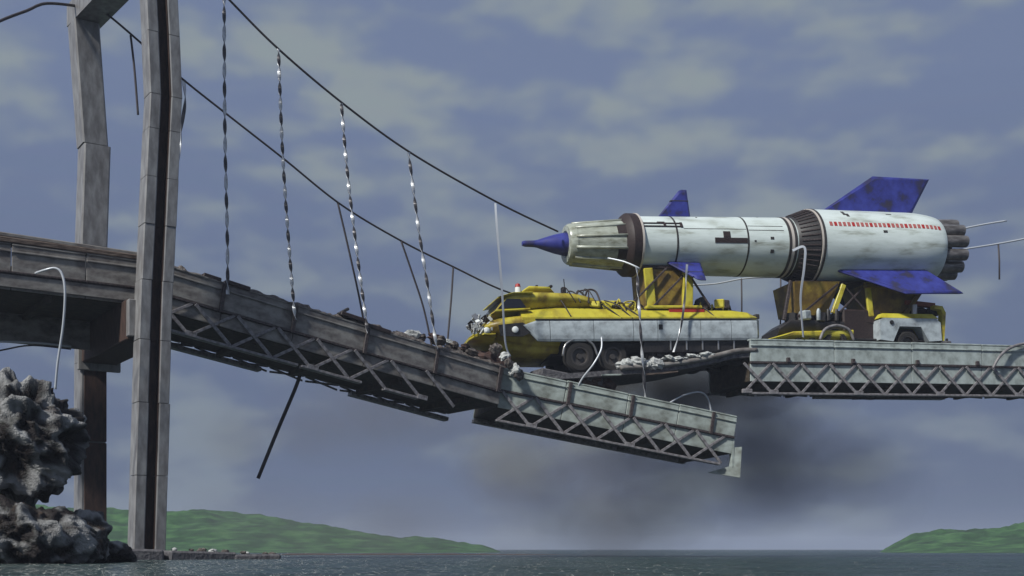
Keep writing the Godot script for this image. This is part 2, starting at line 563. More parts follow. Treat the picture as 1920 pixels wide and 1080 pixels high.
func hill(called: String, label: String, m: Material, x0: float, x1: float, ridge: float, seed_: int, prof: Array) -> void:
	var n := FastNoiseLite.new()
	n.seed = seed_
	n.frequency = 0.09
	n.fractal_octaves = 5
	var top := func(x: float) -> float:
		for i in prof.size() - 1:
			if x <= prof[i + 1][0]:
				var t: float = (x - prof[i][0]) / (prof[i + 1][0] - prof[i][0])
				return lerpf(prof[i][1], prof[i + 1][1], t * t * (3.0 - 2.0 * t) * 0.5 + t * 0.5)
		return prof[-1][1]
	var p := func(i: int, k: int) -> Vector3:
		var x := lerpf(x0, x1, i / 220.0)
		var t := k / 60.0
		var z := lerpf(-30.0, 34.0, t)
		var s := exp(-z * z / 260.0)
		var hh: float = top.call(x)
		var bump := n.get_noise_2d(x, z * 1.4) * 0.55 + n.get_noise_2d(x * 3.5, z * 3.5 + 50.0) * 0.22
		var y := hh * s + bump * clampf(hh, 0.0, 1.2) * s
		return Vector3(x * (ridge + z) / ridge, y - 0.12, -(ridge + z))
	var st := begin(true)
	for i in 220:
		for k in 60:
			quad(st, p.call(i, k), p.call(i + 1, k), p.call(i + 1, k + 1), p.call(i, k + 1), Vector3.UP)
	solo(called, done(st), m, label, "hill", Vector3.ZERO, "", "structure")

# ------------------------------------------------------------------ tower
func tower() -> void:
	var along := Vector3(0.839, 0, -0.545).normalized()
	var out := Vector3(along.z * -1.0, 0, along.x)
	var t := thing("bridge_tower", "grey portal tower of the bridge, two stacked legs with a dark grooved front", "tower", Vector3(-8.78, 0, -29.83), Basis(along, Vector3.UP, out))
	var front := PackedVector2Array([Vector2(-0.5, 0.35), Vector2(-0.2, 0.35), Vector2(-0.17, 0.33), Vector2(-0.17, -0.02), Vector2(0.17, -0.02), Vector2(0.17, 0.33), Vector2(0.2, 0.35), Vector2(0.5, 0.35), Vector2(0.53, 0.31), Vector2(0.53, -0.35), Vector2(-0.53, -0.35), Vector2(-0.53, 0.31)])
	var bend := func(y: float) -> float:
		var k := [[0.0, -0.12], [6.5, 0.08], [11.3, 0.3], [13.6, 0.2], [15.6, 0.07]]
		for i in 4:
			if y <= k[i + 1][0]: return lerpf(k[i][1], k[i + 1][1], (y - k[i][0]) / (k[i + 1][0] - k[i][0]))
		return 0.07
	var leg := Node3D.new()
	leg.name = "leg"
	leg.set_meta("label", "leg with a dark brown groove down its front")
	t.add_child(leg, true)
	var ys := [0.2, 2.03, 3.79, 5.31, 6.75, 8.1, 9.26, 10.43, 11.27, 12.77, 14.2, 15.5]
	for i in ys.size() - 1:
		var poly := PackedVector2Array()
		var g := 0.74 + rng.randf_range(-0.012, 0.012)
		for v in front: poly.append(v * g)
		var o := Vector2(rng.randf_range(-0.012, 0.012), rng.randf_range(-0.012, 0.012))
		part("leg_block", pillar(poly, ys[i] + 0.008, ys[i + 1] - 0.008, Vector2(bend.call(ys[i]), 0) + o, Vector2(bend.call(ys[i + 1]), 0) + o), M.tower, leg)
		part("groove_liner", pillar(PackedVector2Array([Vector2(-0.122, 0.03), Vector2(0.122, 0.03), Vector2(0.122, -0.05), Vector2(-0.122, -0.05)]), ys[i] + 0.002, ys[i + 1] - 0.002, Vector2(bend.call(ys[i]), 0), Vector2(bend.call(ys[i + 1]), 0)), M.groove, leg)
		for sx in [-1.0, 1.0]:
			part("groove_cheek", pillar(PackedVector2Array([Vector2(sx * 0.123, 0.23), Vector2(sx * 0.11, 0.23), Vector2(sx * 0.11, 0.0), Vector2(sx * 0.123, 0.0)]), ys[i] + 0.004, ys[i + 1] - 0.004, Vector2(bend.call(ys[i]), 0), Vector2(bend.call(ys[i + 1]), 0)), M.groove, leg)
	var far := Node3D.new()
	far.name = "leg"
	far.set_meta("label", "plain brown-grey leg standing beyond the deck, kinked above the road")
	t.add_child(far, true)
	var fy := [0.0, 3.2, 5.4, 8.6, 11.4, 14.75]
	var fo := [-0.19, -0.17, -0.16, -0.14, -0.1, -0.34]
	for i in 5:
		var q := 0.35 + rng.randf_range(-0.012, 0.012)
		part("leg_block", pillar(PackedVector2Array([Vector2(-q, 0.33), Vector2(-q + 0.04, 0.36), Vector2(q - 0.04, 0.36), Vector2(q, 0.33), Vector2(q, -0.36), Vector2(-q, -0.36)]), fy[i] + 0.008, fy[i + 1] - 0.008, Vector2(fo[i], -5.1), Vector2(fo[i + 1] + (0.05 if i == 3 else 0.0), -5.1)), M.tower, far)
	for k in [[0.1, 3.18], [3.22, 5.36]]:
		part("brown_shade_panel", bbox(Vector3(0.6, k[1] - k[0], 0.04), 0.01), M.groove, far, Vector3(-0.12, (k[0] + k[1]) * 0.5, -4.725))  # brown facing that also paints in the deck's shade on the leg
	# beam across the top and the one under the road
	part("top_beam", loft([
		[Vector3(-0.7, 14.76, -5.5), Vector3(0.08, 14.76, -5.5), Vector3(0.08, 15.35, -5.5), Vector3(-0.7, 15.35, -5.5)],
		[Vector3(-0.3, 14.76, -0.27), Vector3(0.48, 14.76, -0.27), Vector3(0.48, 15.35, -0.27), Vector3(-0.3, 15.35, -0.27)]], false), M.tower, t)
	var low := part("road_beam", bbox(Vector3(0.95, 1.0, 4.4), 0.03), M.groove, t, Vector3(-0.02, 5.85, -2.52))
	part("corbel", bbox(Vector3(0.9, 0.9, 0.22), 0.02), M.tower, low, Vector3(-0.03, 0.02, 2.27))
	part("corbel", bbox(Vector3(1.15, 1.2, 0.12), 0.02), M.tower, low, Vector3(0.0, -0.1, -2.2)) 
	# footing at the water
	var f := thing("tower_footing", "low dark stone footing slab at the foot of the grooved leg", "footing", Vector3(-8.78, 0, -29.83), Basis(along, Vector3.UP, out))
	for q in [[-0.9, 0.0, 2.0, 0.26, 1.6], [1.0, 0.0, 1.75, 0.2, 1.5], [2.5, 0.1, 1.2, 0.12, 1.3]]:
		part("slab", bbox(Vector3(q[2], q[3] + 0.3, q[4]), 0.05), M.slab, f, Vector3(q[0], q[3] * 0.5 - 0.15, q[1]), tilt(rng.randf_range(-2, 2), rng.randf_range(-6, 6), rng.randf_range(-2, 1)))
	for i in 9:
		solo("broken_stone", stone(300 + i, Vector3(0.09, 0.05, 0.09) * rng.randf_range(0.6, 1.3), 0.6, 9, 6), M.rubble if i % 3 else M.foam, "small broken stone lying on the tower footing", "stone",
			Vector3(-8.78, 0, -29.83) + Basis(along, Vector3.UP, out) * Vector3(0.6 + i * 0.3 + rng.randf_range(-0.1, 0.1), 0.25 - 0.016 * i, rng.randf_range(0.0, 0.6)), "stones on the tower footing")

# ------------------------------------------------------------------ bridge spans
func span(called: String, label: String, a: Vector3, b: Vector3, o: Dictionary) -> Node3D:
	var x := (b - a).normalized()
	var z := x.cross(Vector3.UP).normalized()
	var t := thing(called, label, "bridge span", a, Basis(x, z.cross(x), z))
	var L := a.distance_to(b)
	var T: float = o.deep
	var pl: float = o.plate
	var wid: float = o.get("width", 3.2)
	var web: float = pl + o.get("web", 0.42)
	# road deck
	part("road_deck", bbox(Vector3(L, web - 0.45, wid - 0.3), 0.02), M.deck, t, Vector3(L * 0.5, -0.45 - (web - 0.45) * 0.5, -wid * 0.5))
	# edge girder plates, one by one
	var px := 0.0
	var cuts: Array = o.cuts
	for i in cuts.size():
		var w: float = cuts[i] - px
		var jit := Vector3(0, rng.randf_range(-0.012, 0.012), rng.randf_range(-0.012, 0.004))
		var bs := tilt(rng.randf_range(-0.8, 0.8), rng.randf_range(-0.3, 0.3), rng.randf_range(-0.25, 0.25))
		var g := part("girder_plate", bbox(Vector3(w - 0.018, pl, 0.07), 0.012), M[o.panel], t, Vector3(px + w * 0.5, -pl * 0.5, -0.035) + jit, bs)
		part("lip", bbox(Vector3(w - 0.03, 0.045, 0.05), 0.01), M[o.panel], g, Vector3(0, pl * 0.27, 0.05))
		part("coping", bbox(Vector3(w - 0.025, 0.05, 0.24), 0.012), M[o.panel], g, Vector3(0, pl * 0.5 + 0.026, -0.07))
		part("web_plate", bbox(Vector3(w - 0.02, web - pl - 0.07, 0.05), 0.01), M[o.panel], t, Vector3(px + w * 0.5, -pl - 0.07 - (web - pl - 0.07) * 0.5, -0.055))
		part("far_girder_plate", bbox(Vector3(w - 0.018, web, 0.07), 0.012), M[o.panel], t, Vector3(px + w * 0.5, -web * 0.5, -wid + 0.035))
		px = cuts[i]
	part("upper_chord", bbox(Vector3(L, 0.06, 0.12), 0.01), M.chord_dark, t, Vector3(L * 0.5, -pl - 0.035, -0.025))
	for x_ in o.get("brackets", []):
		part("hanger_bracket", bbox(Vector3(0.11, pl + 0.1, 0.06), 0.012), M.chord_dark, t, Vector3(x_, -pl * 0.5 - 0.03, 0.04))
	# floor beams under the deck
	var fx := 0.6
	while fx < L - 0.2:
		part("floor_beam", bbox(Vector3(0.16, 0.16, wid - 0.5), 0.01), M.deck, t, Vector3(fx, -web - 0.08, -wid * 0.5))
		fx += 2.2
	# lattice below
	if o.get("lattice", true):
		var p: float = o.pitch
		var from: float = o.get("lattice_from", 0.1)
		var i := 0
		var y0 := -pl - 0.06
		var y1 := -T + 0.06
		var skip: Array = o.get("skip", [])
		while from + (i + 0.94) * p < L + 0.05:
			var xa := from + i * p
			if not [i, 0] in skip: beam("brace", Vector3(xa, y0, 0.05), Vector3(xa + p * 0.94, y1, 0.05), 0.095, 0.03, M.bar, t)
			if not [i, 1] in skip: beam("brace", Vector3(xa, y1, 0.015), Vector3(xa + p * 0.94, y0, 0.015), 0.08, 0.03, M.bar, t)
			if i % 3 == 1: part("gusset", bbox(Vector3(0.32, 0.13, 0.025), 0.006), M.bar, t, Vector3(xa, y1 + 0.02, 0.08))
			if not o.get("far_bare", false):
				beam("far_brace", Vector3(xa, -web, -wid + 0.03), Vector3(xa + p * 0.94, y1 + 0.3, -wid + 0.03), 0.06, 0.03, M.bar, t)
				beam("far_brace", Vector3(xa, y1 + 0.3, -wid + 0.07), Vector3(xa + p * 0.94, -web, -wid + 0.07), 0.06, 0.03, M.bar, t)
			i += 1
		for r in o.get("chord_runs", [[0.0, L]]):
			part("lower_chord", bbox(Vector3(r[1] - r[0], 0.07, 0.2), 0.01), M[o.get("chord", "bar")], t, Vector3((r[0] + r[1]) * 0.5, -T + 0.035, -0.02))
		for r in o.get("far_chord_runs", [[0.0, L]]):
			part("far_lower_chord", bbox(Vector3(r[1] - r[0], 0.12, 0.3), 0.01), M.bar, t, Vector3((r[0] + r[1]) * 0.5, -T + 0.33, -wid + 0.12))
	return t

func spans() -> void:
	# the stretch behind the tower, its own lattice torn off
	var ap := span("approach_span", "bridge deck left of the tower with layered dirty edge and torn lattice", Vector3(-13.34, 7.40, -27.76), Vector3(-8.98, 7.36, -30.59),
		{deep = 1.75, plate = 0.62, panel = "panel_soiled", cuts = [1.9, 3.6, 5.18], lattice = false})
	part("road_edge", bbox(Vector3(5.1, 0.13, 0.3), 0.02), M.plank, ap, Vector3(2.6, 0.12, -0.12))
	part("road_edge", bbox(Vector3(4.6, 0.1, 0.34), 0.02), M.panel_soiled, ap, Vector3(2.7, 0.24, -0.2), tilt(0, 0, -0.6))
	part("edge_band", bbox(Vector3(5.15, 0.3, 0.05), 0.01), M.panel_soiled, ap, Vector3(2.58, -0.84, 0.0))
	part("edge_band", bbox(Vector3(5.15, 0.05, 0.1), 0.01), M.chord_dark, ap, Vector3(2.58, -0.64, 0.01))
	part("far_web", bbox(Vector3(5.1, 0.75, 0.08), 0.01), M.panel_soiled, ap, Vector3(2.58, -1.42, -3.1))
	for i in 7:
		part("torn_plank", bbox(Vector3(rng.randf_range(0.9, 2.2), 0.05, 0.22), 0.01), M.plank, ap, Vector3(rng.randf_range(0.6, 4.4), 0.33 + rng.randf_range(-0.02, 0.05), -0.25 - rng.randf() * 1.6), tilt(rng.randf_range(-6, 6), rng.randf_range(-8, 8), rng.randf_range(-3, 2)))
	# a left-over corner of its lattice
	beam("brace", Vector3(0.75, -0.95, 0.03), Vector3(1.02, -0.5, 0.03), 0.06, 0.03, M.bar, ap)
	beam("brace", Vector3(0.72, -0.95, 0.05), Vector3(1.12, -1.48, 0.05), 0.06, 0.03, M.bar, ap)
	beam("brace", Vector3(0.4, -1.5, 0.05), Vector3(1.16, -1.5, 0.05), 0.07, 0.03, M.bar, ap)

	# the long stretch sagging away from the tower
	span("sagging_span", "soiled bridge span sagging down from the tower, crossed bars below its side plates", Vector3(-8.81, 7.36, -30.7), Vector3(-0.19, 5.58, -36.3),
		{deep = 1.58, plate = 0.66, panel = "panel_soiled", cuts = [1.75, 3.75, 5.9, 8.15, 10.4], brackets = [1.7, 3.7, 5.85, 8.1, 10.25], pitch = 1.13, lattice_from = -0.1, skip = [[7, 1], [8, 1], [6, 1], [8, 0]],
		chord_runs = [[0.0, 4.0], [4.1, 5.9], [6.6, 7.7]], far_chord_runs = [[0.0, 4.1], [7.0, 10.4]]})
	var sag: Node3D = get_node("sagging_span")
	var nn := FastNoiseLite.new()
	nn.seed = 77
	nn.frequency = 1.1
	nn.fractal_octaves = 4
	var dirt := begin()
	var last := []
	for i in 131:
		var x := lerpf(0.0, 10.4, i / 130.0)
		var hg := 0.05 + 0.16 * maxf(0.0, nn.get_noise_2d(x * 1.5, 0.0) + 0.25) + 0.08 * maxf(0.0, nn.get_noise_2d(x * 6.0, 5.0))
		var row := [Vector3(x, 0.045, 0.02 + 0.03 * nn.get_noise_2d(x * 4.0, 9.0)), Vector3(x, 0.045 + hg * 0.8, -0.1), Vector3(x, 0.045 + hg, -0.3), Vector3(x, -0.3, -0.9)]
		if last.size():
			for k in 3: quad(dirt, last[k], last[k + 1], row[k + 1], row[k], Vector3(0, 1, 0.5))
		last = row
	part("dirt_ridge", done(dirt), M.rubble, sag).set_meta("kind", "stuff")
	# the broken-off stretch hanging lowest
	var hs := span("hanging_span", "pale broken bridge span hanging tilted with a torn free end", Vector3(-0.25, 5.60, -36.4), Vector3(7.06, 4.37, -38.4),
		{deep = 1.58, plate = 0.6, web = 0.55, panel = "panel_cream", cuts = [2.0, 4.0, 5.7, 7.67], brackets = [2.12, 4.15, 6.85], pitch = 1.05, lattice_from = 0.05, far_chord_runs = [[0.0, 7.4]], chord_runs = [[0.0, 7.3]]})
	part("torn_plate", prism(PackedVector2Array([Vector2(-0.6, -0.35), Vector2(0.42, -0.42), Vector2(0.4, 0.55), Vector2(0.12, 0.5), Vector2(0.05, -0.1)]), -0.03, 0.03), M.panel_cream, hs, Vector3(7.62, -1.45, -0.1), tilt(0, -14, 4))
	part("end_plate", prism(PackedVector2Array([Vector2(0, -0.66), Vector2(0.03, -0.66), Vector2(0.14, -1.5), Vector2(0.1, -1.56), Vector2(0, -1.08)]), -0.2, -0.02), M.panel_cream, hs, Vector3(7.66, 0, 0))
	# the standing stretch under the rear transporter
	span("standing_span", "pale bridge span still standing level under the rear transporter", Vector3(7.466, 6.81, -38.5), Vector3(20.0, 7.11, -41.86),
		{deep = 1.70, plate = 0.66, web = 0.62, panel = "panel", cuts = [2.95, 5.75, 8.4, 10.9, 12.9], brackets = [], pitch = 1.0, lattice_from = -0.25, far_chord_runs = [[3.9, 9.0]]})
	var st: Node3D = get_node("standing_span")
	for x_ in [1.3, 3.6, 5.95, 8.2, 10.4]:
		part("bolt_block", bbox(Vector3(0.13, 0.16, 0.08), 0.02), M.chord_dark, st, Vector3(x_, -0.60, 0.03))
	part("end_stub", bbox(Vector3(0.35, 0.14, 0.1), 0.02), M.bar, st, Vector3(-0.15, -1.6, 0.03))
	part("torn_strip", bbox(Vector3(2.4, 0.05, 0.2), 0.01), M.plank, st, Vector3(4.8, -1.44, -2.6), tilt(0, 6, -1.5))
	part("torn_strip", bbox(Vector3(3.6, 0.05, 0.16), 0.01), M.chord_dark, st, Vector3(6.9, -1.46, -2.5), tilt(0, -3, 0.8))

# ------------------------------------------------------------------ rocks in the foreground
func rock_mesh(seed_: int, size: Vector3, nu := 150, nv := 100) -> ArrayMesh:
	var n := FastNoiseLite.new()
	n.seed = seed_
	n.noise_type = FastNoiseLite.TYPE_SIMPLEX_SMOOTH
	n.fractal_type = FastNoiseLite.FRACTAL_RIDGED
	n.frequency = 0.5
	n.fractal_octaves = 4
	n.domain_warp_enabled = true
	n.domain_warp_amplitude = 0.5
	var c := FastNoiseLite.new()
	c.seed = seed_ + 5
	c.noise_type = FastNoiseLite.TYPE_CELLULAR
	c.cellular_return_type = FastNoiseLite.RETURN_DISTANCE2_SUB
	c.frequency = 0.75
	c.fractal_type = FastNoiseLite.FRACTAL_NONE
	c.domain_warp_enabled = true
	c.domain_warp_amplitude = 0.35
	var v := FastNoiseLite.new()
	v.seed = seed_ + 9
	v.frequency = 1.4
	v.fractal_octaves = 4
	var st := SurfaceTool.new()
	st.begin(Mesh.PRIMITIVE_TRIANGLES)
	st.set_smooth_group(0)
	var ps := []
	var cs := []
	for i in nu:
		var row := []
		var crow := []
		for k in nv + 1:
			var a := TAU * i / nu
			var b := PI * k / nv - PI * 0.5
			var d := Vector3(cos(b) * cos(a), sin(b), cos(b) * sin(a))
			if k == 0 or k == nv: d = Vector3(0, signf(b), 0)
			var q := d * size
			var rn := n.get_noise_3dv(q * 1.5)
			var r := 0.82 + 0.3 * rn + 0.22 * minf(c.get_noise_3dv(q * 1.2) + 1.0, 0.8) - 0.1 + 0.16 * v.get_noise_3dv(q * 1.2) + 0.045 * c.get_noise_3dv(q * 3.6) + 0.03 * v.get_noise_3dv(q * 5.0)
			row.append(q * r)
			var w := v.get_noise_3dv(q * 1.3 + Vector3(20, 0, 0)) * 0.5 + 0.5
			var pale := smoothstep(0.6, 0.8, w * 0.5 + 0.42 * (rn * 0.5 + 0.5) + 0.1)
			var tint := smoothstep(0.55, 0.8, v.get_noise_3dv(q * 0.8 + Vector3(0, 40, 0)) * 0.5 + 0.5)
			crow.append(Color(0.016, 0.014, 0.013).lerp(Color(0.3, 0.3, 0.3), pale).lerp(Color(0.05, 0.03, 0.022), tint * 0.8))
		ps.append(row)
		cs.append(crow)
	for i in nu:
		var j := (i + 1) % nu
		for k in nv:
			for g in [[[i, k], [j, k], [j, k + 1]], [[i, k], [j, k + 1], [i, k + 1]]]:
				var p0: Vector3 = ps[g[0][0]][g[0][1]]
				var p1: Vector3 = ps[g[1][0]][g[1][1]]
				var p2: Vector3 = ps[g[2][0]][g[2][1]]
				var nn := (p1 - p0).cross(p2 - p0)
				if nn.length_squared() < 1e-16: continue
				var order := [0, 2, 1] if nn.dot(p0) > 0.0 else [0, 1, 2]
				for o in order:
					st.set_color(cs[g[o][0]][g[o][1]])
					st.add_vertex(ps[g[o][0]][g[o][1]])
	return done(st)

func rocks() -> void:
	var m := StandardMaterial3D.new()
	m.resource_name = "rock"
	m.vertex_color_use_as_albedo = true
	m.roughness = 0.62
	m.metallic_specular = 0.35
	m.heightmap_enabled = true
	m.heightmap_texture = noise_tex(60, 0.05, [], 5, 512)
	m.heightmap_scale = 3.0
	m.uv1_triplanar = true
	m.uv1_scale = Vector3(0.9, 0.9, 0.9)
	solo("boulder", rock_mesh(71, Vector3(1.45, 1.3, 1.1)), m, "big craggy black and white boulder topping the rocks at the water", "boulder", Vector3(-8.99, 2.20, -22.00))
	solo("boulder", rock_mesh(83, Vector3(1.25, 0.75, 0.9)), m, "low craggy rock under the big boulder, nearest the water", "boulder", Vector3(-8.30, 0.43, -21.20), "", "", tilt(0, 40, -14))
	solo("boulder", rock_mesh(97, Vector3(0.75, 0.62, 0.7), 110, 70), m, "rounded dark rock sloping into the water beside the tower footing", "boulder", Vector3(-7.99, 0.41, -22.40), "", "", tilt(0, 10, -22))
	solo("boulder", rock_mesh(99, Vector3(0.55, 0.3, 0.5), 90, 60), m, "flat black rock at the water between boulders and tower footing", "boulder", Vector3(-7.71, 0.13, -23.50), "", "", tilt(0, 70, -8))
	solo("boulder", rock_mesh(101, Vector3(1.2, 1.5, 0.9), 90, 60), m, "rock behind the big boulder, mostly hidden", "boulder", Vector3(-10.26, 0.97, -23.60))

# ------------------------------------------------------------------ torn road sheet under the front transporter
func on_road(u: float, y: float, w: float) -> Vector3:
	# u metres along the standing span's road line, w metres from its middle towards the open side
	return Vector3(7.05 + 0.9659 * u + 0.2588 * w, y, -(40.05 + 0.2588 * u - 0.9659 * w))

func torn_deck() -> void:
	var t := thing("torn_road_sheet", "torn grey road sheet sagging from the standing span under the front transporter", "road sheet", on_road(0, 0, 0), yaw(15))
	var prof := [[0.25, 6.47], [-0.4, 6.42], [-1.1, 6.24], [-1.9, 6.05], [-3.1, 5.85], [-4.3, 5.74], [-5.4, 5.62], [-6.6, 5.5], [-7.3, 5.5]]
	var st := begin()
	for i in prof.size() - 1:
		for k in 6:
			var w0 := lerpf(-1.5, 1.55, k / 6.0)
			var w1 := lerpf(-1.5, 1.55, (k + 1) / 6.0)
			var p := prof[i] as Array
			var q := prof[i + 1] as Array
			quad(st, Vector3(p[0], p[1], w0), Vector3(q[0], q[1], w0), Vector3(q[0], q[1], w1), Vector3(p[0], p[1], w1), Vector3.UP)
			quad(st, Vector3(p[0], p[1] - 0.16, w0), Vector3(q[0], q[1] - 0.16, w0), Vector3(q[0], q[1] - 0.16, w1), Vector3(p[0], p[1] - 0.16, w1), Vector3.DOWN)
		for w in [-1.5, 1.55]:
			quad(st, Vector3(prof[i][0], prof[i][1], w), Vector3(prof[i + 1][0], prof[i + 1][1], w), Vector3(prof[i + 1][0], prof[i + 1][1] - 0.16, w), Vector3(prof[i][0], prof[i][1] - 0.16, w), Vector3(0, 0, w))
	part("sheet", done(st), M.slab, t)
	var edge := []
	for i in 6: edge.append(Vector3(prof[i][0], prof[i][1] + 0.05, 1.56))
	part("edge_strip", tube(smooth_path(edge, 0.2), 0.085, 8), M.panel_soiled, t)
	# broken slabs that carry its low end
	for q in [[-5.6, 5.22, -0.2, 1.7, 0.3, 1.7, 4], [-7.0, 5.1, 0.0, 1.5, 0.4, 1.6, -6]]:
		part("broken_slab", bbox(Vector3(q[3], q[4], q[5]), 0.04), M.earth, t, Vector3(q[0], q[1], q[2]), tilt(0, q[6] * 2.0, q[6]))
	part("torn_strip", bbox(Vector3(0.62, 0.05, 0.1), 0.01), M.panel_cream, t, Vector3(-4.6, 5.55, 1.62), tilt(0, 0, 3))
	part("torn_strip", bbox(Vector3(1.15, 0.05, 0.1), 0.01), M.plank, t, Vector3(-3.0, 5.66, 1.6), tilt(0, 0, 7))
	# crumpled pale stuffing on its edge
	for i in 7:
		solo("crumpled_lump", stone(400 + i, Vector3(0.2, 0.15, 0.17) * rng.randf_range(0.7, 1.2), 0.8, 14, 9), M.foam, "crumpled pale lump caught on the torn road sheet", "lump",
			on_road(lerpf(-4.25, -3.15, i / 6.0), 6.0 - 0.04 * absf(i - 3.0) + rng.randf_range(-0.04, 0.08), 1.5 + rng.randf_range(-0.06, 0.06)), "lumps on the torn road sheet")
	for i in 8:
		var u := lerpf(-2.85, -1.25, i / 7.0)
		solo("crumpled_lump", stone(420 + i, Vector3(0.18, 0.055, 0.12) * rng.randf_range(0.7, 1.25), 0.9, 12, 8), M.foam, "flat pale scrap caught on the torn road sheet", "scrap",
			on_road(u, 6.08 + (u + 2.85) * 0.14 + rng.randf_range(-0.02, 0.05), 1.52), "scraps on the torn road sheet", "", tilt(0, rng.randf() * 90, rng.randf_range(-20, 20)))

# ------------------------------------------------------------------ vehicles
func wheel(parent: Node, at: Vector3, r: float, w: float, side: float) -> void:
	var o := Node3D.new()
	o.name = "wheel"
	parent.add_child(o, true)
	o.transform = Transform3D(yaw(-90.0 * side), at)
	var h := w * 0.5
	part("tyre", lathe([[-h, r * 0.62], [-h, r * 0.86], [-h * 0.8, r * 0.96], [-h * 0.4, r], [h * 0.4, r], [h * 0.8, r * 0.96], [h, r * 0.86], [h, r * 0.62]], 30), M.rubber, o)
	part("rim", lathe([[-h * 0.5, 0.0], [-h * 0.5, r * 0.62], [h * 0.92, r * 0.62], [h * 0.92, r * 0.52], [h * 0.45, r * 0.46], [h * 0.4, r * 0.2], [h * 0.8, r * 0.17], [h * 0.8, 0.0]], 22), M.rim_dark, o)

func hose(parent: Node, pts: Array, r: float, m: Material, called := "hose") -> void:
	part(called, tube(smooth_path(pts, 0.08), r, 6), m, parent)

func front_transporter() -> void:
	var t := thing("front_transporter", "yellow rocket transporter with long white side band and crushed nose, leaning on the torn road", "transporter truck", on_road(-4, 5.75, 0), yaw(15) * tilt(0, 0, 2.9))
	# chassis and lower nose
	part("chassis", loft([round_rect(-2.2, 0.45, 1.0, 0.8, 0.1), round_rect(0.5, 0.55, 1.0, 0.8, 0.1), round_rect(4.5, 0.6, 1.0, 0.8, 0.1)]), M.black, t)
	part("nose", loft([round_rect(-4.3, 0.98, 1.5, 0.85, 0.2), round_rect(-4.12, 0.8, 1.62, 1.02, 0.25), round_rect(-3.75, 0.55, 1.72, 1.1, 0.25), round_rect(-3.0, 0.46, 1.78, 1.13, 0.22), round_rect(-2.0, 0.44, 1.78, 1.13, 0.2), round_rect(-1.85, 0.8, 1.78, 1.13, 0.2)]), M.cab_yellow, t)
	var bump := part("bumper", loft([round_rect(-4.74, 1.0, 1.18, 0.55, 0.09), round_rect(-4.66, 0.95, 1.24, 0.9, 0.12), round_rect(-4.4, 0.92, 1.24, 1.12, 0.12), round_rect(-4.05, 0.9, 1.22, 1.16, 0.12)]), M.yellow, t)
	part("lamp", lathe([[-0.1, 0.0], [-0.1, 0.1], [0.02, 0.09], [0.05, 0.05], [0.05, 0.0]], 16), M.lamp, bump, Vector3(-4.32, 1.3, 1.08), yaw(-120))
	for i in 44:
		var m: Material = [M.foam, M.steel, M.foam, M.lamp, M.black][i % 5]
		part("crushed_grille", bbox(Vector3(rng.randf_range(0.05, 0.22), rng.randf_range(0.08, 0.32), 0.03), 0.006), m, t, Vector3(rng.randf_range(-4.74, -4.05), rng.randf_range(1.24, 1.75), rng.randf_range(0.3, 1.12)), tilt(rng.randf_range(-50, 50), rng.randf_range(-60, 60), rng.randf_range(-50, 50)))
	# recess with the white arrow end of the band
	part("side_recess", prism(PackedVector2Array([Vector2(-3.95, 1.45), Vector2(-3.2, 1.52), Vector2(-2.8, 1.3), Vector2(-3.2, 1.1), Vector2(-3.9, 1.12)]), 1.09, 1.145), M.black, t)
	part("side_lamp", lathe([[-0.06, 0.0], [-0.06, 0.1], [0.03, 0.1], [0.05, 0.06], [0.05, 0.0]], 14), M.lamp, t, Vector3(-3.45, 1.3, 1.16), yaw(-90))
	# hull under the band and the sloping yellow upper deck with rounded tail
	part("hull", loft([round_rect(-2.6, 0.95, 1.62, 1.1, 0.06), round_rect(4.35, 0.95, 1.62, 1.1, 0.06), round_rect(4.62, 0.95, 1.62, 0.95, 0.06)]), M.white, t)
	var xs := [-3.2, -2.0, -0.2, 0.9, 3.9, 4.35, 4.62, 4.72]
	var tops := [1.95, 2.06, 2.02, 1.98, 1.96, 1.9, 1.78, 1.66]
	var hw := [1.12, 1.14, 1.14, 1.14, 1.14, 1.12, 1.02, 0.8]
	var rings := []
	for i in xs.size():
		var top: float = tops[i]
		var w: float = hw[i]
		rings.append([Vector3(xs[i], 1.6, w), Vector3(xs[i], 1.68, w), Vector3(xs[i], lerpf(1.68, top, 0.8), w * 0.8), Vector3(xs[i], top, w * 0.6), Vector3(xs[i], top, -w * 0.6), Vector3(xs[i], lerpf(1.68, top, 0.8), -w * 0.8), Vector3(xs[i], 1.68, -w), Vector3(xs[i], 1.6, -w)])
	part("upper_deck", loft(rings, false), M.yellow, t)
	var edges := [-3.19, -2.35, -0.95, 0.35, 1.15, 2.6, 3.65, 4.55]
	for side in [1.0, -1.0]:
		for i in edges.size() - 1:
			var x0: float = edges[i] + 0.01
			var x1: float = edges[i + 1] - 0.01
			var rows := [[x0, 0.94, 1.6], [x1, 0.94, 1.6]]
			if i == 0: rows = [[x0, 1.42, 1.44], [-2.75, 0.96, 1.59], [x1, 0.94, 1.6]]
			var rings2 := []
			for q in rows:
				var ring := [Vector3(q[0], q[2], side * 1.06), Vector3(q[0], q[1], side * 1.06)]
				for k in 7:
					var a := PI * (k + 0.5) / 7.0
					ring.append(Vector3(q[0], lerpf(q[2], q[1], 0.5 + 0.5 * cos(a)), side * (1.1 + 0.075 * pow(sin(a), 0.6))))
				rings2.append(ring)
			part("band_panel", loft(rings2, false), M.white, t)
	part("band_end", loft([round_rect(4.56, 0.94, 1.6, 1.15, 0.05), round_rect(4.66, 0.94, 1.6, 1.08, 0.05), round_rect(4.74, 0.96, 1.58, 0.9, 0.05)]), M.white, t)
	part("panel_plate", bbox(Vector3(0.14, 0.16, 0.03), 0.01), M.black, t, Vector3(1.25, 1.36, 1.17))
	part("seam", bbox(Vector3(7.4, 0.03, 0.04), 0.006), M.line, t, Vector3(0.9, 1.615, 1.15))
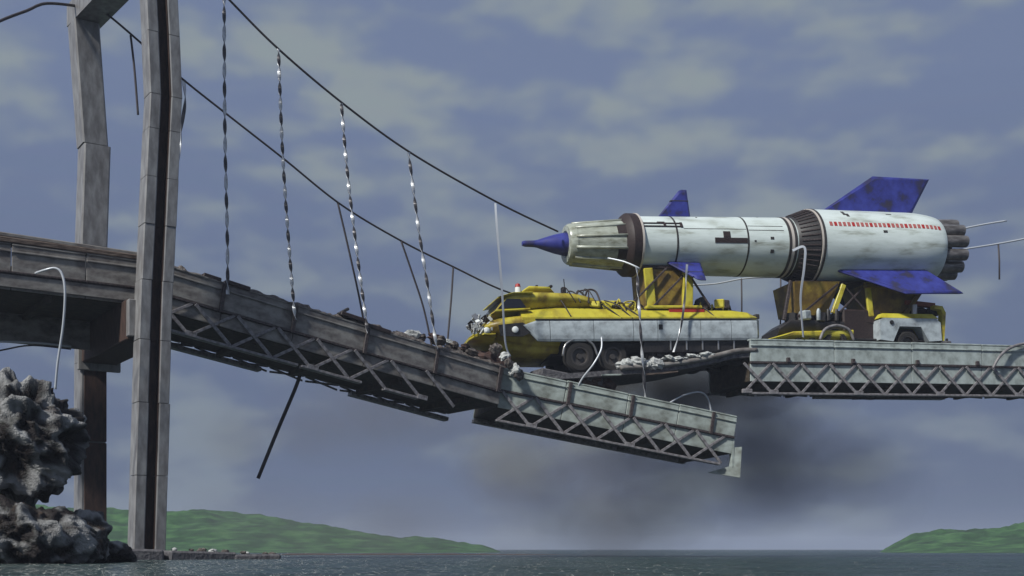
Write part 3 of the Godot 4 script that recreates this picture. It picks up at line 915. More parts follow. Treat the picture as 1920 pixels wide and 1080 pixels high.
	# cab
	var cab := part("cab", loft([round_rect(-4.08, 1.66, 1.86, 0.85, 0.08), round_rect(-3.95, 1.66, 1.95, 0.98, 0.1), round_rect(-3.62, 1.66, 2.36, 0.98, 0.14), round_rect(-3.2, 1.66, 2.5, 0.98, 0.18), round_rect(-2.2, 1.66, 2.5, 0.96, 0.2), round_rect(-1.35, 1.66, 2.48, 0.9, 0.2), round_rect(-0.75, 1.66, 2.36, 0.82, 0.2), round_rect(-0.45, 1.66, 2.1, 0.75, 0.15)]), M.cab_yellow, t)
	part("window", prism(PackedVector2Array([Vector2(-3.9, 1.98), Vector2(-3.62, 2.26), Vector2(-3.2, 2.26), Vector2(-3.02, 2.0)]), 0.95, 1.0), M.dark_glass, cab)
	part("windscreen", bbox(Vector3(0.03, 0.36, 1.5), 0.006), M.dark_glass, cab, Vector3(-3.82, 2.13, 0), tilt(0, 0, -38))
	part("visor", loft([round_rect(-3.88, 2.27, 2.33, 1.02, 0.03), round_rect(-3.4, 2.36, 2.46, 1.06, 0.04), round_rect(-2.8, 2.34, 2.48, 1.04, 0.05)]), M.yellow, cab)
	part("sill", bbox(Vector3(1.1, 0.06, 0.14), 0.02), M.yellow, cab, Vector3(-3.45, 1.92, 1.0), tilt(0, 0, 3))
	part("roof_hatch", loft([round_rect(-3.0, 2.44, 2.6, 0.5, 0.06), round_rect(-2.75, 2.44, 2.76, 0.55, 0.08), round_rect(-2.1, 2.44, 2.74, 0.55, 0.08), round_rect(-1.95, 2.44, 2.58, 0.5, 0.06)]), M.yellow, cab)
	var bec := part("beacon", lathe([[0.0, 0.0], [0.0, 0.1], [0.14, 0.09], [0.18, 0.08], [0.18, 0.0]], 16), M.lamp, cab, Vector3(-3.1, 2.55, 0.45), tilt(0, 0, 90))
	part("beacon_cap", lathe([[0.18, 0.0], [0.18, 0.09], [0.27, 0.07], [0.3, 0.0]], 14), M.red, bec)
	for q in [[-1.62, 2.62, 0.4, 0.14, 0.24], [-2.4, 2.8, 0.1, 0.08, 0.12], [-2.0, 2.78, 0.3, 0.1, 0.08]]:
		part("roof_fitting", bbox(Vector3(q[3], q[4], 0.16), 0.02), M.black, cab, Vector3(q[0], q[1], q[2]))
	part("antenna", bbox(Vector3(0.025, 0.4, 0.025), 0.005), M.black, cab, Vector3(-1.58, 2.8, 0.4), tilt(0, 0, 3))
	# hoses, valves and boxes along the deck
	for i in 15:
		var x := lerpf(-1.9, 3.9, i / 14.0) + rng.randf_range(-0.12, 0.12)
		if x > 0.8 and x < 2.6: continue
		var z := rng.randf_range(0.3, 0.75)
		var s := Vector3(rng.randf_range(0.14, 0.36), rng.randf_range(0.1, 0.3), rng.randf_range(0.15, 0.35))
		part("deck_box", bbox(s, 0.03), [M.black, M.yellow, M.brown_black, M.yellow, M.chord_dark][i % 5], t, Vector3(x, 2.04 + s.y * 0.5 + (0.38 if x < -0.8 else 0.0) * 0.0, z), tilt(rng.randf_range(-6, 6), rng.randf_range(-40, 40), rng.randf_range(-12, 12)))
	part("tank", lathe([[-0.55, 0.0], [-0.5, 0.16], [-0.35, 0.22], [0.35, 0.22], [0.5, 0.16], [0.55, 0.0]], 20), M.yellow, t, Vector3(-0.2, 2.12, 0.35))
	part("tank", lathe([[-0.4, 0.0], [-0.36, 0.13], [-0.25, 0.17], [0.25, 0.17], [0.36, 0.13], [0.4, 0.0]], 20), M.chord_dark, t, Vector3(0.45, 2.1, 0.1))
	for q in [[-2.05, 2.5, -1.65, 1.68], [-1.5, 2.05, -1.35, 1.62], [-0.9, 2.3, 0.0, 1.62], [-0.35, 2.3, 0.35, 1.62], [0.0, 2.15, 0.6, 1.66], [2.75, 2.1, 3.15, 1.62]]:
		var x0: float = q[0]
		var x1: float = q[2]
		hose(t, [Vector3(x0, q[1], 0.55), Vector3(lerpf(x0, x1, 0.4), lerpf(q[1], q[3], 0.35) + 0.05, 0.88), Vector3(x1, q[3] + 0.02, 1.13)], 0.022, M.line)
	for i in 16:
		var xa := rng.randf_range(-2.1, 0.7)
		var za := rng.randf_range(0.35, 0.8)
		var ya := 2.5 if xa < -0.9 else 2.1
		hose(t, [Vector3(xa, ya - 0.05, za), Vector3(xa + 0.08, ya + rng.randf_range(0.05, 0.2), za + 0.05), Vector3(xa + rng.randf_range(0.15, 0.4), ya + rng.randf_range(-0.05, 0.1), za + 0.12), Vector3(xa + rng.randf_range(0.2, 0.5), ya - 0.35, 0.95)], rng.randf_range(0.015, 0.03), [M.line, M.brown_black, M.yellow][i % 3])
	for i in 7:
		var x := lerpf(2.7, 3.9, i / 6.0)
		hose(t, [Vector3(x, 1.95, 0.5), Vector3(x + 0.05, 2.15 + 0.2 * rng.randf() * (1.0 - i / 8.0), 0.45), Vector3(x + 0.18, 1.98, 0.3)], 0.03, M.yellow if i % 2 else M.black)
	part("winch", lathe([[-0.12, 0.0], [-0.12, 0.16], [0.12, 0.16], [0.12, 0.0]], 18), M.black, t, Vector3(3.0, 2.28, 0.35), yaw(90))
	beam("winch_leg", Vector3(2.82, 1.95, 0.4), Vector3(3.0, 2.3, 0.4), 0.04, 0.04, M.yellow, t)
	beam("winch_leg", Vector3(3.22, 1.95, 0.4), Vector3(3.0, 2.3, 0.4), 0.04, 0.04, M.yellow, t)
	part("tail_bracket", bbox(Vector3(0.16, 0.16, 0.3), 0.02), M.line, t, Vector3(4.78, 1.76, 0.6))
	part("rear_cover", loft([round_rect(3.0, 1.9, 2.12, 0.5, 0.06), round_rect(3.6, 1.9, 2.1, 0.5, 0.06), round_rect(4.3, 1.85, 1.98, 0.45, 0.05)]), M.chord_dark, t)
	# rocket support
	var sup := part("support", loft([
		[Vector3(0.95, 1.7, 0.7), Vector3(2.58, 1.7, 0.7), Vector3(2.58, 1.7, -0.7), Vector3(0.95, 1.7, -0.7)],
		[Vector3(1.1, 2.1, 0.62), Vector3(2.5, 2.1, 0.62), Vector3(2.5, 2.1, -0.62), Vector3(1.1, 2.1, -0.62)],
		[Vector3(1.02, 3.36, 0.55), Vector3(2.62, 3.42, 0.55), Vector3(2.62, 3.42, -0.55), Vector3(1.02, 3.36, -0.55)]], false), M.shaded_yellow, t)
	part("flange", bbox(Vector3(0.34, 1.5, 0.14), 0.02), M.yellow, sup, Vector3(2.42, 2.55, 0.68), tilt(0, 0, -4))
	part("flange", bbox(Vector3(0.3, 1.5, 0.1), 0.02), M.yellow, sup, Vector3(1.16, 2.55, 0.66), tilt(0, 0, 3))
	part("saddle", bbox(Vector3(1.7, 0.12, 1.2), 0.02), M.brown_black, sup, Vector3(1.82, 3.36, 0), tilt(0, 0, 0.5))
	part("foot", bbox(Vector3(1.9, 0.1, 1.7), 0.03), M.yellow, sup, Vector3(1.85, 2.03, 0.1))
	part("red_strip", bbox(Vector3(1.2, 0.09, 0.06), 0.01), M.red, sup, Vector3(2.25, 1.9, 0.94))
	for q in [[0.35, 2.05, 1.75, 3.3], [1.15, 2.05, 2.45, 3.2], [3.1, 2.05, 2.35, 3.35]]:
		beam("strut", Vector3(q[0], q[1], 0.86), Vector3(q[2], q[3], 0.66), 0.06, 0.06, M.chord_dark, sup)
	# wheels
	for side in [1.0, -1.0]:
		for x in [-1.41, -0.29, 1.25, 2.2, 3.1, 3.95]:
			wheel(t, Vector3(x, 0.49 if x < 0.5 else 0.56, side * (0.92 if x < -1.0 else 0.8)), 0.49 if x < 0.5 else 0.42, 0.36, side)
		part("arch", tube(smooth_path([Vector3(-1.98, 0.5, side * 1.12), Vector3(-1.85, 0.86, side * 1.12), Vector3(-1.41, 1.04, side * 1.12), Vector3(-1.0, 0.86, side * 1.12), Vector3(-0.86, 0.5, side * 1.12)], 0.1), 0.035, 6), M.steel, t)
		part("shade_skirt", bbox(Vector3(3.7, 0.36, 0.04), 0.01), M.black, t, Vector3(2.55, 0.77, side * 1.02))  # black sheet added in place of the shade over the rear wheels
		for i in 6:
			part("hull_rib", bbox(Vector3(0.05, 0.3, 0.05), 0.01), M.steel, t, Vector3(lerpf(1.6, 4.3, i / 5.0), 0.8, side * 1.06))

func rear_transporter() -> void:
	var t := thing("rear_transporter", "yellow rear transporter with white wheel fenders standing behind the side plates of the level span", "transporter truck", on_road(4, 6.555, 0), yaw(15) * tilt(0, 0, 1.35))
	part("chassis", loft([round_rect(-3.1, 0.36, 0.5, 0.9, 0.04), round_rect(-2.2, 0.36, 0.62, 0.95, 0.05), round_rect(3.2, 0.4, 0.62, 0.95, 0.05)]), M.black, t)
	part("ramp_plate", loft([round_rect(-3.1, 0.42, 0.5, 1.1, 0.03), round_rect(-2.2, 0.46, 0.76, 1.12, 0.05), round_rect(-0.05, 0.5, 0.86, 1.12, 0.05)]), M.yellow, t)
	part("mud_guard", tube(smooth_path([Vector3(-1.3, 0.5, 1.16), Vector3(-1.1, 0.84, 1.16), Vector3(-0.68, 0.97, 1.16), Vector3(-0.25, 0.84, 1.16), Vector3(-0.08, 0.5, 1.16)], 0.1), 0.05, 7), M.bar, t)
	# machinery
	part("engine_block", loft([round_rect(-2.5, 0.6, 0.95, 0.7, 0.08), round_rect(-2.1, 0.6, 1.22, 0.75, 0.08), round_rect(-0.2, 0.6, 1.2, 0.75, 0.08), round_rect(0.9, 0.6, 1.45, 0.75, 0.08)]), M.black, t)
	part("body", bbox(Vector3(1.4, 1.2, 1.5), 0.05), M.brown_black, t, Vector3(0.5, 1.0, 0))
	for i in 9:
		part("machine_box", bbox(Vector3(rng.randf_range(0.15, 0.4), rng.randf_range(0.15, 0.35), 0.3), 0.03), [M.black, M.chord_dark, M.brown_black][i % 3], t, Vector3(lerpf(-2.0, 0.8, i / 8.0), 1.22 + rng.randf_range(0, 0.12), rng.randf_range(0.2, 0.7)), tilt(0, rng.randf_range(-30, 30), rng.randf_range(-10, 10)))
	for x in [-1.1, -0.75, -0.45]:
		part("canister", lathe([[0.0, 0.0], [0.0, 0.07], [0.3, 0.07], [0.38, 0.04], [0.4, 0.0]], 12), M.white if x < -1.0 else M.black, t, Vector3(x, 1.2, 0.75), tilt(0, 0, 90))
	part("white_block", bbox(Vector3(0.32, 0.3, 0.3), 0.04), M.white, t, Vector3(-1.62, 1.34, 0.8), tilt(0, 20, 6))
	# cradle under the rocket
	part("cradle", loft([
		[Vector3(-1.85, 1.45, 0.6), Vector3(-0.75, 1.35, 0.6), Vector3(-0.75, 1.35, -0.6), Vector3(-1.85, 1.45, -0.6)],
		[Vector3(-1.95, 2.45, 0.75), Vector3(-0.3, 2.5, 0.75), Vector3(-0.3, 2.5, -0.75), Vector3(-1.95, 2.45, -0.75)]], false), M.shaded_yellow, t)
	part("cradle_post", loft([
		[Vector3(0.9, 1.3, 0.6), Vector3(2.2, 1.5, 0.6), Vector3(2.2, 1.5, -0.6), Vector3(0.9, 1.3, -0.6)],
		[Vector3(0.62, 2.5, 0.75), Vector3(2.9, 2.62, 0.75), Vector3(2.9, 2.62, -0.75), Vector3(0.62, 2.5, -0.75)]], false), M.shaded_yellow, t)
	part("cradle_edge", bbox(Vector3(0.2, 1.15, 0.1), 0.02), M.yellow, t, Vector3(0.78, 1.95, 0.72), tilt(0, 0, 6))
	part("cradle_edge", bbox(Vector3(2.4, 0.16, 0.1), 0.02), M.shaded_yellow, t, Vector3(1.75, 2.42, 0.8), tilt(0, 0, 2))
	beam("cradle_edge", Vector3(2.15, 1.5, 0.68), Vector3(2.8, 2.4, 0.76), 0.16, 0.1, M.shaded_yellow, t)
	part("saddle", bbox(Vector3(4.6, 0.12, 1.3), 0.02), M.brown_black, t, Vector3(0.45, 2.5, 0), tilt(0, 0, 1.4))
	beam("cross_brace", Vector3(-0.3, 1.5, 0.7), Vector3(0.7, 2.45, 0.7), 0.06, 0.05, M.chord_dark, t)
	beam("cross_brace", Vector3(-0.2, 2.45, 0.7), Vector3(0.72, 1.5, 0.7), 0.06, 0.05, M.chord_dark, t)
	beam("strut", Vector3(-1.85, 1.3, 0.78), Vector3(-0.4, 2.4, 0.8), 0.07, 0.06, M.brown_black, t)
	beam("strut", Vector3(-0.15, 2.4, 0.72), Vector3(-0.55, 1.45, 0.72), 0.16, 0.1, M.yellow, t)
	beam("prop", Vector3(-2.3, 1.2, 0.65), Vector3(-2.0, 2.5, 0.6), 0.1, 0.1, M.chord_dark, t)
	# cab with fenders
	for side in [1.0, -1.0]:
		var fen := part("fender", prism(PackedVector2Array([Vector2(0.9, 0.55), Vector2(0.9, 1.2), Vector2(1.02, 1.26), Vector2(2.98, 1.28), Vector2(3.16, 1.16), Vector2(3.2, 0.56), Vector2(2.72, 0.52), Vector2(2.42, 1.0), Vector2(1.62, 1.0), Vector2(1.38, 0.5)]), side * 0.72, side * 1.17), M.white, t)
		part("fender_top", loft([[Vector3(0.92, 1.27, side * 1.15), Vector3(3.1, 1.29, side * 1.15), Vector3(3.1, 1.29, side * 0.6), Vector3(0.92, 1.27, side * 0.6)], [Vector3(1.08, 1.44, side * 1.02), Vector3(2.95, 1.46, side * 1.02), Vector3(2.95, 1.46, side * 0.6), Vector3(1.08, 1.44, side * 0.6)]], false), M.yellow, fen)
		part("filler_cap", lathe([[0.0, 0.0], [0.0, 0.07], [0.03, 0.07], [0.03, 0.0]], 12), M.black, fen, Vector3(1.32, 1.12, side * 1.17), yaw(-90 * side))
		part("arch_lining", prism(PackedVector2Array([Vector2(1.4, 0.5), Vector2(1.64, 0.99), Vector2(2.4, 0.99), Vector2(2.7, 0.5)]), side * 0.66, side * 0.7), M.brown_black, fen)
		wheel(t, Vector3(1.97, 0.44, side * 0.93), 0.44, 0.34, side)
		wheel(t, Vector3(-0.68, 0.45, side * 0.93), 0.45, 0.34, side)
		wheel(t, Vector3(-1.75, 0.4, side * 0.9), 0.4, 0.32, side)
	part("cab_body", loft([round_rect(1.0, 0.6, 1.4, 0.7, 0.08), round_rect(3.1, 0.6, 1.45, 0.7, 0.08), round_rect(3.3, 0.6, 1.2, 0.66, 0.08)]), M.yellow, t)
	part("orange_beam", bbox(Vector3(1.15, 0.16, 0.2), 0.02), M.orange, t, Vector3(2.72, 1.86, 0.62), tilt(0, 0, -4))
	part("pump_box", loft([round_rect(2.0, 1.45, 1.75, 0.6, 0.06), round_rect(2.9, 1.45, 1.78, 0.62, 0.08), round_rect(3.25, 1.45, 1.62, 0.6, 0.08)]), M.brown_black, t)
	part("pipe_end", lathe([[0.0, 0.0], [0.0, 0.1], [0.35, 0.1], [0.35, 0.0]], 14), M.steel, t, Vector3(2.45, 1.45, 0.75), tilt(0, 0, 90))
	part("rear_bracket", prism(PackedVector2Array([Vector2(3.2, 0.55), Vector2(3.34, 0.55), Vector2(3.42, 1.5), Vector2(3.3, 1.72), Vector2(3.0, 1.75), Vector2(3.0, 1.64), Vector2(3.24, 1.6), Vector2(3.3, 1.45)]), 0.85, 1.1), M.yellow, t)
	part("rear_box", bbox(Vector3(0.3, 0.3, 0.6), 0.04), M.black, t, Vector3(3.2, 1.6, 0.55))
	part("tow_plate", bbox(Vector3(0.4, 0.16, 0.6), 0.02), M.slab, t, Vector3(3.38, 0.48, 0.85))
	part("tow_pin", bbox(Vector3(0.07, 0.32, 0.07), 0.01), M.black, t, Vector3(3.5, 0.5, 1.0))

# ------------------------------------------------------------------ rocket
func rocket() -> void:
	var t := thing("rocket", "white rocket with blue nose and fins lying across both transporters", "rocket", on_road(-6.99, 9.78, 0), yaw(15) * tilt(0, 0, 2.79))
	part("nose_cone", lathe([[0.0, 0.0], [0.02, 0.07], [0.1, 0.095], [0.4, 0.105], [0.5, 0.12], [0.75, 0.2], [1.05, 0.29], [1.35, 0.355], [1.5, 0.36]], 32), M.blue, t)
	part("nose_ring", lathe([[1.52, 0.3, 1], [1.42, 0.42, 1], [1.44, 0.58, 1], [1.52, 0.635, 1], [1.66, 0.65, 1]], 40), M.capsule, t)
	var cap := part("capsule", lathe([[1.66, 0.635], [2.2, 0.69], [2.8, 0.735], [3.3, 0.77], [3.45, 0.77]], 44), M.capsule, t)
	for i in 12:
		var a := TAU * (i + 0.35) / 12.0
		var p0 := Vector3(1.6, 0.635 * sin(a), 0.635 * cos(a))
		var p1 := Vector3(3.4, 0.785 * sin(a), 0.785 * cos(a))
		part("rib", tube([p0, (p0 + p1) * 0.5, p1], 0.045, 7), M.capsule, cap)
	var cp := func(x: float) -> float: return lerpf(0.635, 0.77, clampf((x - 1.66) / 1.64, 0, 1))
	for i in 6:
		part("panel", patch(cp, 2.95, 3.4, i * 60.0 + 12.0, i * 60.0 + 40.0, 0.025), M.brown_black, cap)
	part("collar", lathe([[3.2, 0.74, 1], [3.32, 0.93, 1], [3.4, 0.99, 1], [3.66, 0.99, 1], [3.72, 0.95, 1], [3.72, 0.8, 1]], 48), M.brown_black, t)
	part("collar_trim", lathe([[3.66, 0.93, 1], [3.67, 1.0, 1], [3.73, 1.0, 1], [3.75, 0.93, 1]], 48), M.trim, t)
	part("fore_body", lathe([[3.7, 0.0, 1], [3.7, 0.905, 1], [5.5, 0.925, 1], [7.2, 0.95, 1], [9.08, 0.97, 1], [9.08, 0.0, 1]], 56), M.hull, t)
	var fr := func(x: float) -> float: return 0.905 + (x - 3.7) * 0.0124
	for x in [4.86, 7.28]:
		part("seam_ring", lathe([[x - 0.03, fr.call(x) - 0.02, 1], [x - 0.028, fr.call(x) + 0.008, 1], [x + 0.028, fr.call(x) + 0.008, 1], [x + 0.03, fr.call(x) - 0.02, 1]], 56), M.line, t)
	for q in [[8.76, "line"], [8.86, "trim"], [8.96, "line"]]:
		var x: float = q[0]
		part("seam_ring", lathe([[x - 0.05, fr.call(x) - 0.02, 1], [x - 0.045, fr.call(x) + 0.012, 1], [x + 0.045, fr.call(x) + 0.012, 1], [x + 0.05, fr.call(x) - 0.02, 1]], 56), M[q[1]], t)
	# markings and fittings on the fore body, near side
	part("access_door", patch(fr, 6.12, 7.24, -6.0, 4.0, 0.012), M.brown_black, t)
	part("access_door", patch(fr, 6.42, 6.66, 4.5, 17.0, 0.012), M.brown_black, t)
	for q in [[3.76, 5.05, 34.0, 36.0], [3.76, 5.05, 26.0, 28.0], [5.0, 5.08, 25.0, 37.0], [4.25, 4.5, 35.0, 38.5], [4.45, 4.52, 26.0, 36.0]]:
		part("pipe_strip", patch(fr, q[0], q[1], q[2], q[3], 0.03), M.brown_black, t)
	part("seam_line", patch(fr, 5.1, 7.24, 22.0, 22.9, 0.006, 4, 1), M.line, t)
	part("seam_line", patch(fr, 7.32, 8.55, 30.0, 31.0, 0.006, 3, 1), M.line, t)
	part("seam_line", patch(fr, 7.32, 8.55, 20.0, 21.2, 0.006, 3, 1), M.line, t)
	for q in [[8.05, 8.17, 2.0, 7.0], [8.05, 8.17, -24.0, -17.0], [7.48, 7.55, -3.0, 0.0], [5.7, 5.75, 60.0, 63.0], [7.9, 7.96, 70.0, 74.0]]:
		part("hatch", patch(fr, q[0], q[1], q[2], q[3], 0.008), M.line, t)
	# black ribbed stage between the bodies
	var band := part("stage_ring", lathe([[9.04, 0.96, 1], [9.08, 1.0, 1], [9.74, 1.235, 1], [9.8, 1.2, 1]], 56), M.black, t)
	for i in 44:
		var a := TAU * i / 44.0
		var d := Vector3(0, sin(a), cos(a))
		var x := Vector3(0.942, d.y * 0.335, d.z * 0.335).normalized()
		part("rib", bbox(Vector3(0.6, 0.035, 0.05), 0.01), M.brown_black if i % 3 else M.chord_dark, band, Vector3(9.41, 1.13 * d.y, 1.13 * d.z), Basis(x, x.cross(Vector3(0, -d.z, d.y)), Vector3(0, -d.z, d.y)).orthonormalized())
	part("collar_trim", lathe([[9.74, 1.16, 1], [9.75, 1.262, 1], [9.8, 1.262, 1], [9.81, 1.2, 1]], 56), M.trim, t)
	part("seam_ring", lathe([[9.81, 1.2, 1], [9.82, 1.27, 1], [9.88, 1.27, 1], [9.89, 1.2, 1]], 56), M.line, t)
	# aft body
	var prof := []
	var ar := func(x: float) -> float:
		return 1.255 - 0.03 * clampf((x - 10.0) / 3.0, 0, 1) - 0.14 * pow(clampf((x - 12.9) / 1.55, 0, 1), 3.0)
	for i in 28:
		var x := lerpf(9.85, 14.45, i / 27.0)
		prof.append([x, ar.call(x)])
	prof.append([14.5, 1.05])
	prof.append([14.42, 0.95])
	part("aft_body", lathe(prof, 60), M.hull, t)
	part("tail_plate", lathe([[14.35, 0.0, 1], [14.35, 0.97, 1], [14.3, 0.97, 1]], 40), M.black, t)
	for i in 26:
		var x := 10.08 + i * 0.163
		part("red_panel", patch(ar, x, x + 0.105, 21.5, 29.0, 0.008, 1, 2), M.red_faded if i % 4 != 1 else M.red, t)
	for q in [[10.75, 10.85, 46.0, 58.0], [10.85, 10.95, 42.0, 50.0], [12.0, 12.15, 12.0, 16.0], [12.4, 12.6, 52.0, 54.0]]:
		part("hatch", patch(ar, q[0], q[1], q[2], q[3], 0.008), M.line, t)
	# engines
	for i in 12:
		var a := TAU * (i + 0.25) / 12.0
		part("engine_tube", lathe([[14.3, 0.0], [14.3, 0.19], [14.6, 0.195], [15.2, 0.205], [15.36, 0.195], [15.36, 0.155], [14.9, 0.145], [14.85, 0.0]], 22), M.engine, t, Vector3(0, 0.84 * sin(a), 0.84 * cos(a)))
	part("engine_tube", lathe([[14.3, 0.0], [14.3, 0.4], [15.1, 0.42], [15.1, 0.34], [14.7, 0.0]], 24), M.brown_black, t)
	# fins, three at each end of the body
	for k in 3:
		var turn := Basis(Vector3.RIGHT, deg_to_rad([0.0, 138.0, -138.0][k]))
		var fin := part("fin", fin_mesh([Vector2(4.52, 0.85), Vector2(5.34, 1.78), Vector2(5.44, 1.82), Vector2(5.62, 1.82), Vector2(5.72, 0.88)], 0.05), M.blue, t, Vector3.ZERO, turn)
		part("hinge_line", bbox(Vector3(0.62, 0.03, 0.115), 0.005), M.line, fin, Vector3(5.34, 1.45, 0))
		part("fin", fin_mesh([Vector2(10.35, 1.18), Vector2(12.42, 2.46), Vector2(14.6, 2.42), Vector2(13.72, 1.0)], 0.06), M.blue, t, Vector3.ZERO, turn)

func fin_mesh(poly: Array, th: float) -> ArrayMesh:
	# a thin blade with bevelled edges standing in the x-y plane
	var st := begin()
	var mid := Vector2.ZERO
	for p in poly: mid += p / poly.size()
	var inner := []
	for p in poly: inner.append(p + (mid - p).normalized() * 0.12)
	var n := poly.size()
	for s in [1.0, -1.0]:
		for i in n:
			var j := (i + 1) % n
			quad(st, Vector3(poly[i].x, poly[i].y, 0.012 * s), Vector3(poly[j].x, poly[j].y, 0.012 * s), Vector3(inner[j].x, inner[j].y, th * s), Vector3(inner[i].x, inner[i].y, th * s), Vector3(0, 0, s))
			tri(st, Vector3(mid.x, mid.y, th * s), Vector3(inner[i].x, inner[i].y, th * s), Vector3(inner[j].x, inner[j].y, th * s), Vector3(0, 0, s))
	for i in n:
		var j := (i + 1) % n
		var e: Vector2 = (poly[i] + poly[j]) * 0.5 - mid
		quad(st, Vector3(poly[i].x, poly[i].y, -0.012), Vector3(poly[j].x, poly[j].y, -0.012), Vector3(poly[j].x, poly[j].y, 0.012), Vector3(poly[i].x, poly[i].y, 0.012), Vector3(e.x, e.y, 0))
	return done(st)

# ------------------------------------------------------------------ cables and hangers
func wires() -> void:
	var near_cable := [Vector3(-8.6, 15.45, -30.0), Vector3(-7.30, 14.44, -31.68), Vector3(-6.13, 13.44, -32.44), Vector3(-4.51, 12.34, -33.49), Vector3(-2.78, 11.39, -34.61), Vector3(-0.39, 10.46, -36.17), Vector3(1.42, 10.11, -38.05)]
	solo("main_cable", tube(smooth_path(near_cable, 0.25), 0.03, 8), M.cable, "slack main cable running from the grooved tower leg to the rocket's nose", "cable")
	var far_cable := [Vector3(-11.6, 15.3, -34.2), Vector3(-10.80, 14.61, -33.22), Vector3(-9.29, 13.45, -34.20), Vector3(-8.20, 12.70, -34.91), Vector3(-6.71, 11.70, -35.88), Vector3(-5.13, 10.61, -36.90), Vector3(-3.39, 9.79, -38.04), Vector3(-1.87, 9.24, -39.03), Vector3(-0.43, 8.74, -39.96), Vector3(0.71, 8.59, -41.00)]
	solo("main_cable", tube(smooth_path(far_cable, 0.25), 0.03, 8), M.cable, "slack main cable from the plain tower leg, passing behind the front transporter's cab", "cable")
	solo("main_cable", tube(smooth_path([Vector3(-11.7, 15.3, -34.1), Vector3(-12.33, 14.76, -32.60), Vector3(-12.66, 14.30, -32.00), Vector3(-13.02, 13.69, -31.20), Vector3(-13.48, 12.94, -30.40)], 0.25), 0.038, 8), M.cable, "main cable running from the tower top over the deck left of the tower", "cable")
	var tw := [
		["first", [Vector3(-7.39, 14.43, -31.48), Vector3(-7.37, 10.93, -31.49), Vector3(-7.32, 8.34, -31.53), Vector3(-7.31, 6.81, -31.55)], 1.05, 0.3],
		["second", [Vector3(-6.15, 13.42, -32.29), Vector3(-6.06, 10.94, -32.34), Vector3(-5.94, 8.85, -32.42), Vector3(-5.76, 6.34, -32.56)], 1.3, 1.0],
		["third", [Vector3(-4.63, 12.34, -33.27), Vector3(-4.47, 10.41, -33.38), Vector3(-4.21, 8.13, -33.54), Vector3(-3.96, 6.19, -33.73)], 1.2, 2.0],
		["fourth", [Vector3(-2.90, 11.38, -34.40), Vector3(-2.63, 9.27, -34.57), Vector3(-2.37, 7.58, -34.74), Vector3(-2.14, 5.94, -34.91)], 0.95, 0.7]]
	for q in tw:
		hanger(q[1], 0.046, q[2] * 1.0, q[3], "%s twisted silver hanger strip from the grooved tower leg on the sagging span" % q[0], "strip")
	hanger([Vector3(-0.49, 10.40, -35.99), Vector3(-0.44, 9.62, -35.90), Vector3(-0.30, 7.91, -35.93), Vector3(-0.20, 6.35, -35.99), Vector3(-0.05, 5.94, -36.15)], 0.03, 0.03, 0.0, "smooth white hanger strip falling past the crushed nose of the front transporter", "strip_white")
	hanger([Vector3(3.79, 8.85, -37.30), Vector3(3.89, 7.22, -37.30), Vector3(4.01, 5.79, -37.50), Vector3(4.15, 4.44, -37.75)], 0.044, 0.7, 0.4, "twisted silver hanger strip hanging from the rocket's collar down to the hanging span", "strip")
	solo("loose_wire", tube(smooth_path([Vector3(2.95, 9.20, -37.70), Vector3(3.42, 9.03, -37.45), Vector3(3.76, 8.85, -37.30), Vector3(3.88, 8.78, -37.30)], 0.08), 0.03, 6), M.strip_white, "short white wire end hooked over the rocket's dark collar", "wire")
	hanger([Vector3(8.98, 9.81, -39.27), Vector3(9.37, 9.93, -39.33), Vector3(9.34, 9.29, -39.22), Vector3(9.19, 8.23, -39.07), Vector3(9.24, 6.98, -38.92)], 0.04, 0.03, 0.2, "white hanger strip lying over the rocket's black stage ring", "strip_white")
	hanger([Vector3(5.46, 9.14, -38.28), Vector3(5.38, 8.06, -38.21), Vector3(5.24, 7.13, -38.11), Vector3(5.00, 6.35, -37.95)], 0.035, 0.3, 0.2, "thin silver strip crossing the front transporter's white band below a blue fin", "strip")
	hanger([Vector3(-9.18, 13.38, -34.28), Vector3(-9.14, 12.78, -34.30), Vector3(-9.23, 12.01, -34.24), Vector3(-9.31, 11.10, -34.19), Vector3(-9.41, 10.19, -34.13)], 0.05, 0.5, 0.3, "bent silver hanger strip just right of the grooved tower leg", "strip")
	solo("hanger_rod", tube(smooth_path([Vector3(-10.41, 14.28, -33.48), Vector3(-10.32, 13.37, -33.53), Vector3(-10.24, 12.15, -33.59)], 0.2), 0.03, 6), M.cable, "dark hanger rod between the two tower legs", "hanger", Vector3.ZERO, "dark hanger rods")
	for q in [["second", [Vector3(-5.24, 10.69, -36.84), Vector3(-4.99, 9.58, -37.00), Vector3(-4.66, 8.02, -37.21), Vector3(-4.45, 6.83, -37.35)]], ["third", [Vector3(-3.44, 9.82, -38.01), Vector3(-3.12, 8.89, -38.21), Vector3(-2.76, 7.77, -38.45), Vector3(-2.49, 6.46, -38.62)]], ["fourth, upright", [Vector3(-1.87, 9.24, -39.03), Vector3(-1.93, 8.22, -38.98), Vector3(-2.06, 6.68, -38.90)]]]:
		solo("hanger_rod", tube(smooth_path(q[1], 0.2), 0.03, 6), M.cable, "%s dark hanger rod beyond the sagging span, from the tower" % q[0], "hanger", Vector3.ZERO, "dark hanger rods")
	solo("dangling_cable", tube(smooth_path([Vector3(-6.08, 5.50, -35.50), Vector3(-6.25, 4.96, -35.50), Vector3(-6.79, 3.68, -35.50), Vector3(-7.35, 2.30, -35.50)], 0.2), 0.055, 7), M.cable, "dark broken cable dangling under the sagging span", "cable")
	solo("loose_wire", tube(smooth_path([Vector3(2.71, 6.67, -37.10), Vector3(2.69, 6.28, -37.00), Vector3(2.45, 5.82, -36.90), Vector3(2.12, 5.40, -37.00), Vector3(1.94, 5.01, -37.10), Vector3(1.89, 4.54, -37.20)], 0.08), 0.028, 8), M.strip_white, "thick white wire bent down before the front transporter's wheels", "wire")
